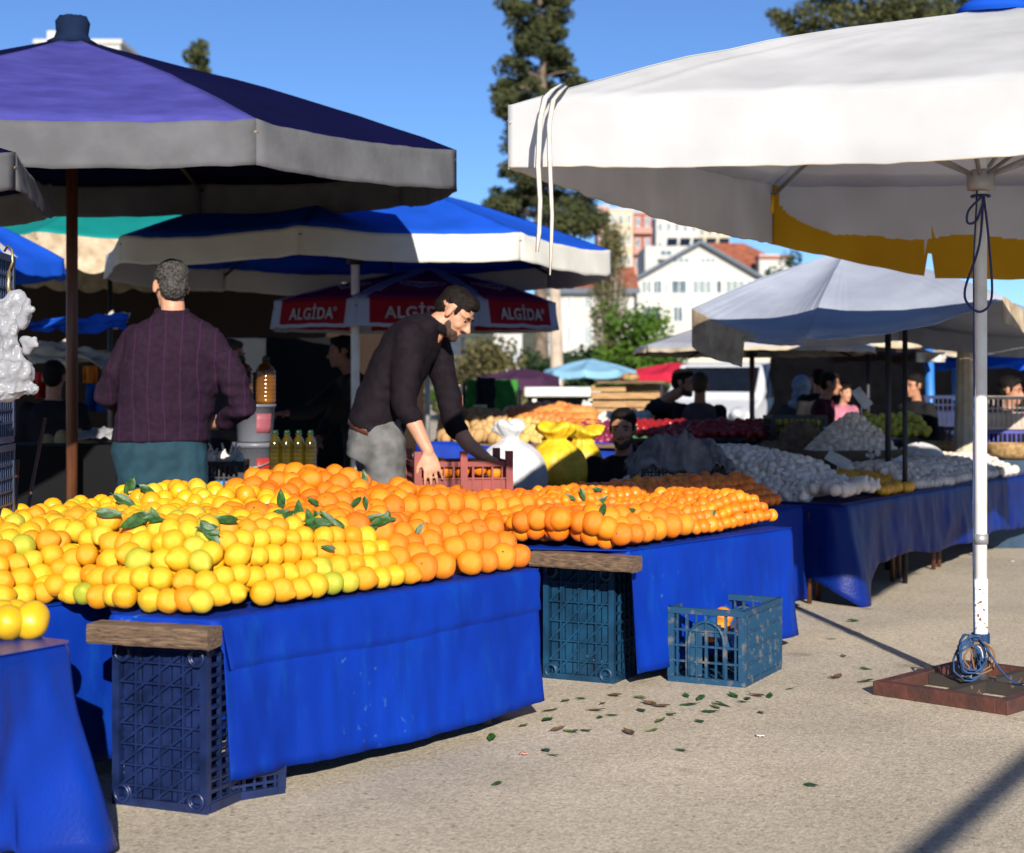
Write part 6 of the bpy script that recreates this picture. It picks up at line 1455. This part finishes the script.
# ---------------------------------------------------------------- buildings
M_wall=mat('white_render',(.43,.425,.40),.85,var=.04,scale=.4); M_roof=mat('red_roof_tiles',(.33,.10,.05),.8,var=.2,scale=1.5); M_fascia=mat('slate_fascia',(.06,.085,.12),.6); M_pane=mat('window_glass',(.10,.14,.16),.15,var=.3,scale=.5,spec=.7); M_curt=mat('pale_blind',(.16,.21,.21),.5,var=.1); M_frame2=mat('white_window_frame',(.66,.68,.68),.5)
M_solar=mat('solar_panel',(.03,.05,.09),.25)
def window(root,x0,x1,z0,z1,y,bars=1,pane=None,dep=.12):
    """framed window on the wall plane y, seen from -y"""
    mb=MB(); t=.07
    for a,b_,c,e in ((x0,x1,z1-t,z1),(x0,x1,z0,z0+t),(x0,x0+t,z0+t,z1-t),(x1-t,x1,z0+t,z1-t)): mb.box(((a+b_)/2,y-.03,(c+e)/2),(b_-a,.1,e-c))
    for k in range(1,bars+1): xx=x0+(x1-x0)*k/(bars+1); mb.box((xx,y-.03,(z0+z1)/2),(.06,.09,z1-z0-2*t-.01))
    wn=mb.build('window',M_frame2,root); mb=MB(); mb.box(((x0+x1)/2,y-.004,(z0+z1)/2),(x1-x0-t,.02,z1-z0-t)); mb.build('pane',pane or M_pane,wn)
def X(px,d): return (px-CX)/F*d
def Z(py,d): return CH-(py-HY)/F*d
d=140
hs=thing('house','white gabled house with dark roof edges and rows of windows, in the distance','house',V((X(697,d),d+6,0)))
x0,x1=X(637,d),X(762,d); xm=X(700,d); ze=Z(279,d); zr=Z(244,d)
mb=MB(); dep=10; vs=[(x0,d,0),(x1,d,0),(x1,d,ze),(xm,d,zr),(x0,d,ze)]; vs+=[(a,d+dep,c) for a,_,c in vs]
mb.add(vs,[(0,1,2,3,4),(9,8,7,6,5),(1,6,7,2),(0,4,9,5)],0,False); mb.build('wall',M_wall,hs)
mb=MB(); 
for (xa,za,xb,zb) in ((x0-.5,ze-.33,xm,zr+.02),(xm,zr+.02,x1+.5,ze-.33)):
    vs=[(xa,d-.7,za),(xb,d-.7,zb),(xb,d-.7,zb+.3),(xa,d-.7,za+.3)]; vs+=[(a,d+dep+.5,c) for a,_,c in vs]
    mb.add(vs,[(0,1,2,3),(7,6,5,4),(0,4,5,1),(3,2,6,7),(0,3,7,4),(1,5,6,2)],0,False)
rf=mb.build('roof',M_fascia,hs)
for (a,b_,bars) in ((641,652,1),(653,662,1),(664,668,0),(671,687,1),(692,712,2),(716,722,0),(725,745,2),(747,756,1)): window(hs,X(a,d),X(b_,d),Z(294,d),Z(280,d),d,bars,M_curt if a in(641,664,692,725) else M_pane)
for (a,b_) in ((672,690),(700,716)): window(hs,X(a,d),X(b_,d),Z(264,d),Z(257,d),d,2,M_curt)
window(hs,X(673,d),X(683,d),Z(322,d),Z(306,d),d,1); window(hs,X(642,d),X(660,d),Z(322,d),Z(306,d),d,1); window(hs,X(700,d),X(712,d),Z(322,d),Z(306,d),d,1)
# rear block with a red roof sloping to us
d=156; rb=thing('house','red-roofed white block rising just behind the gabled house','house',V((X(745,d),d+5,0)))
x0,x1=X(688,d),X(800,d); ze=Z(272,d); zr=Z(238,d)
mb=MB(); mb.box(((x0+x1)/2,d+5,ze/2),(x1-x0,10,ze)); mb.build('wall',M_wall,rb)
mb=MB(); vs=[(x0-.4,d-.5,ze+.01),(x1+.4,d-.5,ze+.01),(x1-4.5,d+6,zr),(x0+1.5,d+6,zr),(x0-.4,d+12,ze+.01),(x1+.4,d+12,ze+.01)]
mb.add(vs,[(0,1,2,3),(1,5,2),(0,3,4),(4,3,2,5),(0,4,5,1)],0,False); mb.build('roof',M_roof,rb)
mb=MB(); mb.box((X(774,d-2),d-1.2,Z(262,d)/2),(X(790,d)-X(760,d),2.2,Z(250,d))); mb.build('stair_tower',M_wall,rb)
mb=MB(); mb.box((X(775,d-2),d-1.2,Z(249.5,d)-.9),(X(792,d)-X(758,d),2.6,.25)); mb.build('tower_roof',M_roof,rb)
for (a,b_) in ((765,772),(778,785)): window(rb,X(a,d-2.4),X(b_,d-2.4),Z(275,d-2),Z(268,d-2),d-2.32,0)
d=168; sp=thing('solar_panel','row of tilted solar panels on a roof above the gabled house','solar panels',V((X(700,d),d,Z(247,d))))
for k in range(5): mb=MB(); xx=X(672+13*k,d); mb.box((xx,d,Z(242,d)),(1.05,.08,1.1),Matrix.Rotation(.9,3,'X')); mb.build('panel',M_solar,sp)
fb=thing('building','flat white block carrying the solar panels behind the gabled house','building',V((X(690,172),177,0))); mb=MB(); mb.box((X(690,172),177,Z(246,172)/2),(X(735,172)-X(645,172),10,Z(246,172))); mb.build('wall',M_wall,fb)
window(fb,X(660,172),X(672,172),Z(256,172),Z(250,172),172,1)
# left wing
d=132; lw=thing('house','long white house with a red tiled roof, left of the half-bare poplar','house',V((X(590,d),d+5,0)))
x0,x1=X(541,d),X(634,d); ze=Z(290,d); zr=Z(262,d)
mb=MB(); mb.box(((x0+x1)/2,d+5,ze/2),(x1-x0,10,ze)); mb.build('wall',M_wall,lw)
mb=MB(); vs=[(x0-.4,d-.6,ze+.01),(x1+.4,d-.6,ze+.01),(x1+.4,d+6,zr),(x0-.4,d+6,zr),(x0-.4,d+11,ze+.01),(x1+.4,d+11,ze+.01)]; mb.add(vs,[(0,1,2,3),(4,3,2,5),(1,5,2),(0,3,4),(0,4,5,1)],0,False); mb.build('roof',M_roof,lw)
mb=MB(); mb.box(((x0+x1)/2,d-.62,ze-.1),(x1-x0+.9,.15,.4)); mb.build('gutter',M_fascia,lw)
for (a,b_) in ((548,556),(566,572),(584,592),(610,620)):
    for (z0_,z1_) in ((309,296),(345,325)): window(lw,X(a,d),X(b_,d),Z(z0_,d),Z(z1_,d),d,1,M_curt)
# apartments on the rise behind
def block(label,px0,px1,py,d,m,rows,cols,dep=10,balc=None,name='apartment_block',z0=0,extra=None):
    x0,x1=X(px0,d),X(px1,d); zt=Z(py,d); root=thing(name,label,'building',V(((x0+x1)/2,d+dep/2,0))); mb=MB(); mb.box(((x0+x1)/2,d+dep/2,zt/2),(x1-x0,dep,zt)); mb.build('wall',m,root)
    mb=MB(); mb.box(((x0+x1)/2,d+dep/2,zt+.15),(x1-x0+.3,dep+.3,.3)); mb.build('roof',M_wall,root)
    fh=3.0; cw=(x1-x0)/cols
    for r in range(rows):
        zz=zt-.6-fh*r
        for c in range(cols): window(root,x0+cw*(c+.25),x0+cw*(c+.75),zz-1.4,zz,d,1)
        if balc: mb=MB(); mb.box(((x0+x1)/2,d-.5,zz-2.0),((x1-x0)*.96,1.0,.9)); mb.build('balcony',balc,root)
    if extra: extra(root,x0,x1,zt,d)
    return root
M_cream=mat('cream_render',(.44,.38,.27),.85,var=.05); M_pinkw=mat('pink_render',(.40,.21,.17),.85,var=.05); M_brick=mat('brick_red_render',(.27,.09,.065),.85,var=.08); M_orng=mat('orange_paint',(.70,.25,.05),.7)
block('salmon pink apartment tower at the far left of the distant hilltop group',598,609,207,240,M_pinkw,4,2); block('cream apartment tower beside the salmon pink one',609,633,210,236,M_cream,4,3); block('brick red apartment tower right of the cream one',633,652,213,238,M_brick,4,2,balc=M_pinkw)
block('long white apartment block right of the brick red tower',656,698,219,260,M_wall,4,5); block('cream apartment block behind the left valance of the big umbrella',690,730,224,275,M_cream,4,5)
block('white apartment block with orange balconies behind the bending man\'s chest',438,459,336,100,M_wall,3,2,balc=M_orng); block('white apartment block between the olive-brown tree and the pale trunk',494,522,333,105,M_wall,3,2)
d=110; tb=block('tall pale block whose roof shows behind the cap of the dark blue umbrella',36,120,44,d,M_wall,6,5)
mb=MB(); mb.box((X(52,d),d+3,Z(44,d)+.6),(1.5,3,1.2)); mb.build('roof_hut',M_wall,tb)
# rising ground far behind
mb=MB()
def hf(u,v):
    x=-420+900*u; y=230+420*v; return V((x,y,-.5+ (16*smooth(v*2.2)+7*nz(x*.01,y*.012,2)*smooth(v*3))*1.0))
mb.grid(hf,60,24); setting(mb.build('hill',mat('scrub_hill',(.10,.10,.05),.95,scale=.05,col2=(.05,.06,.03))))
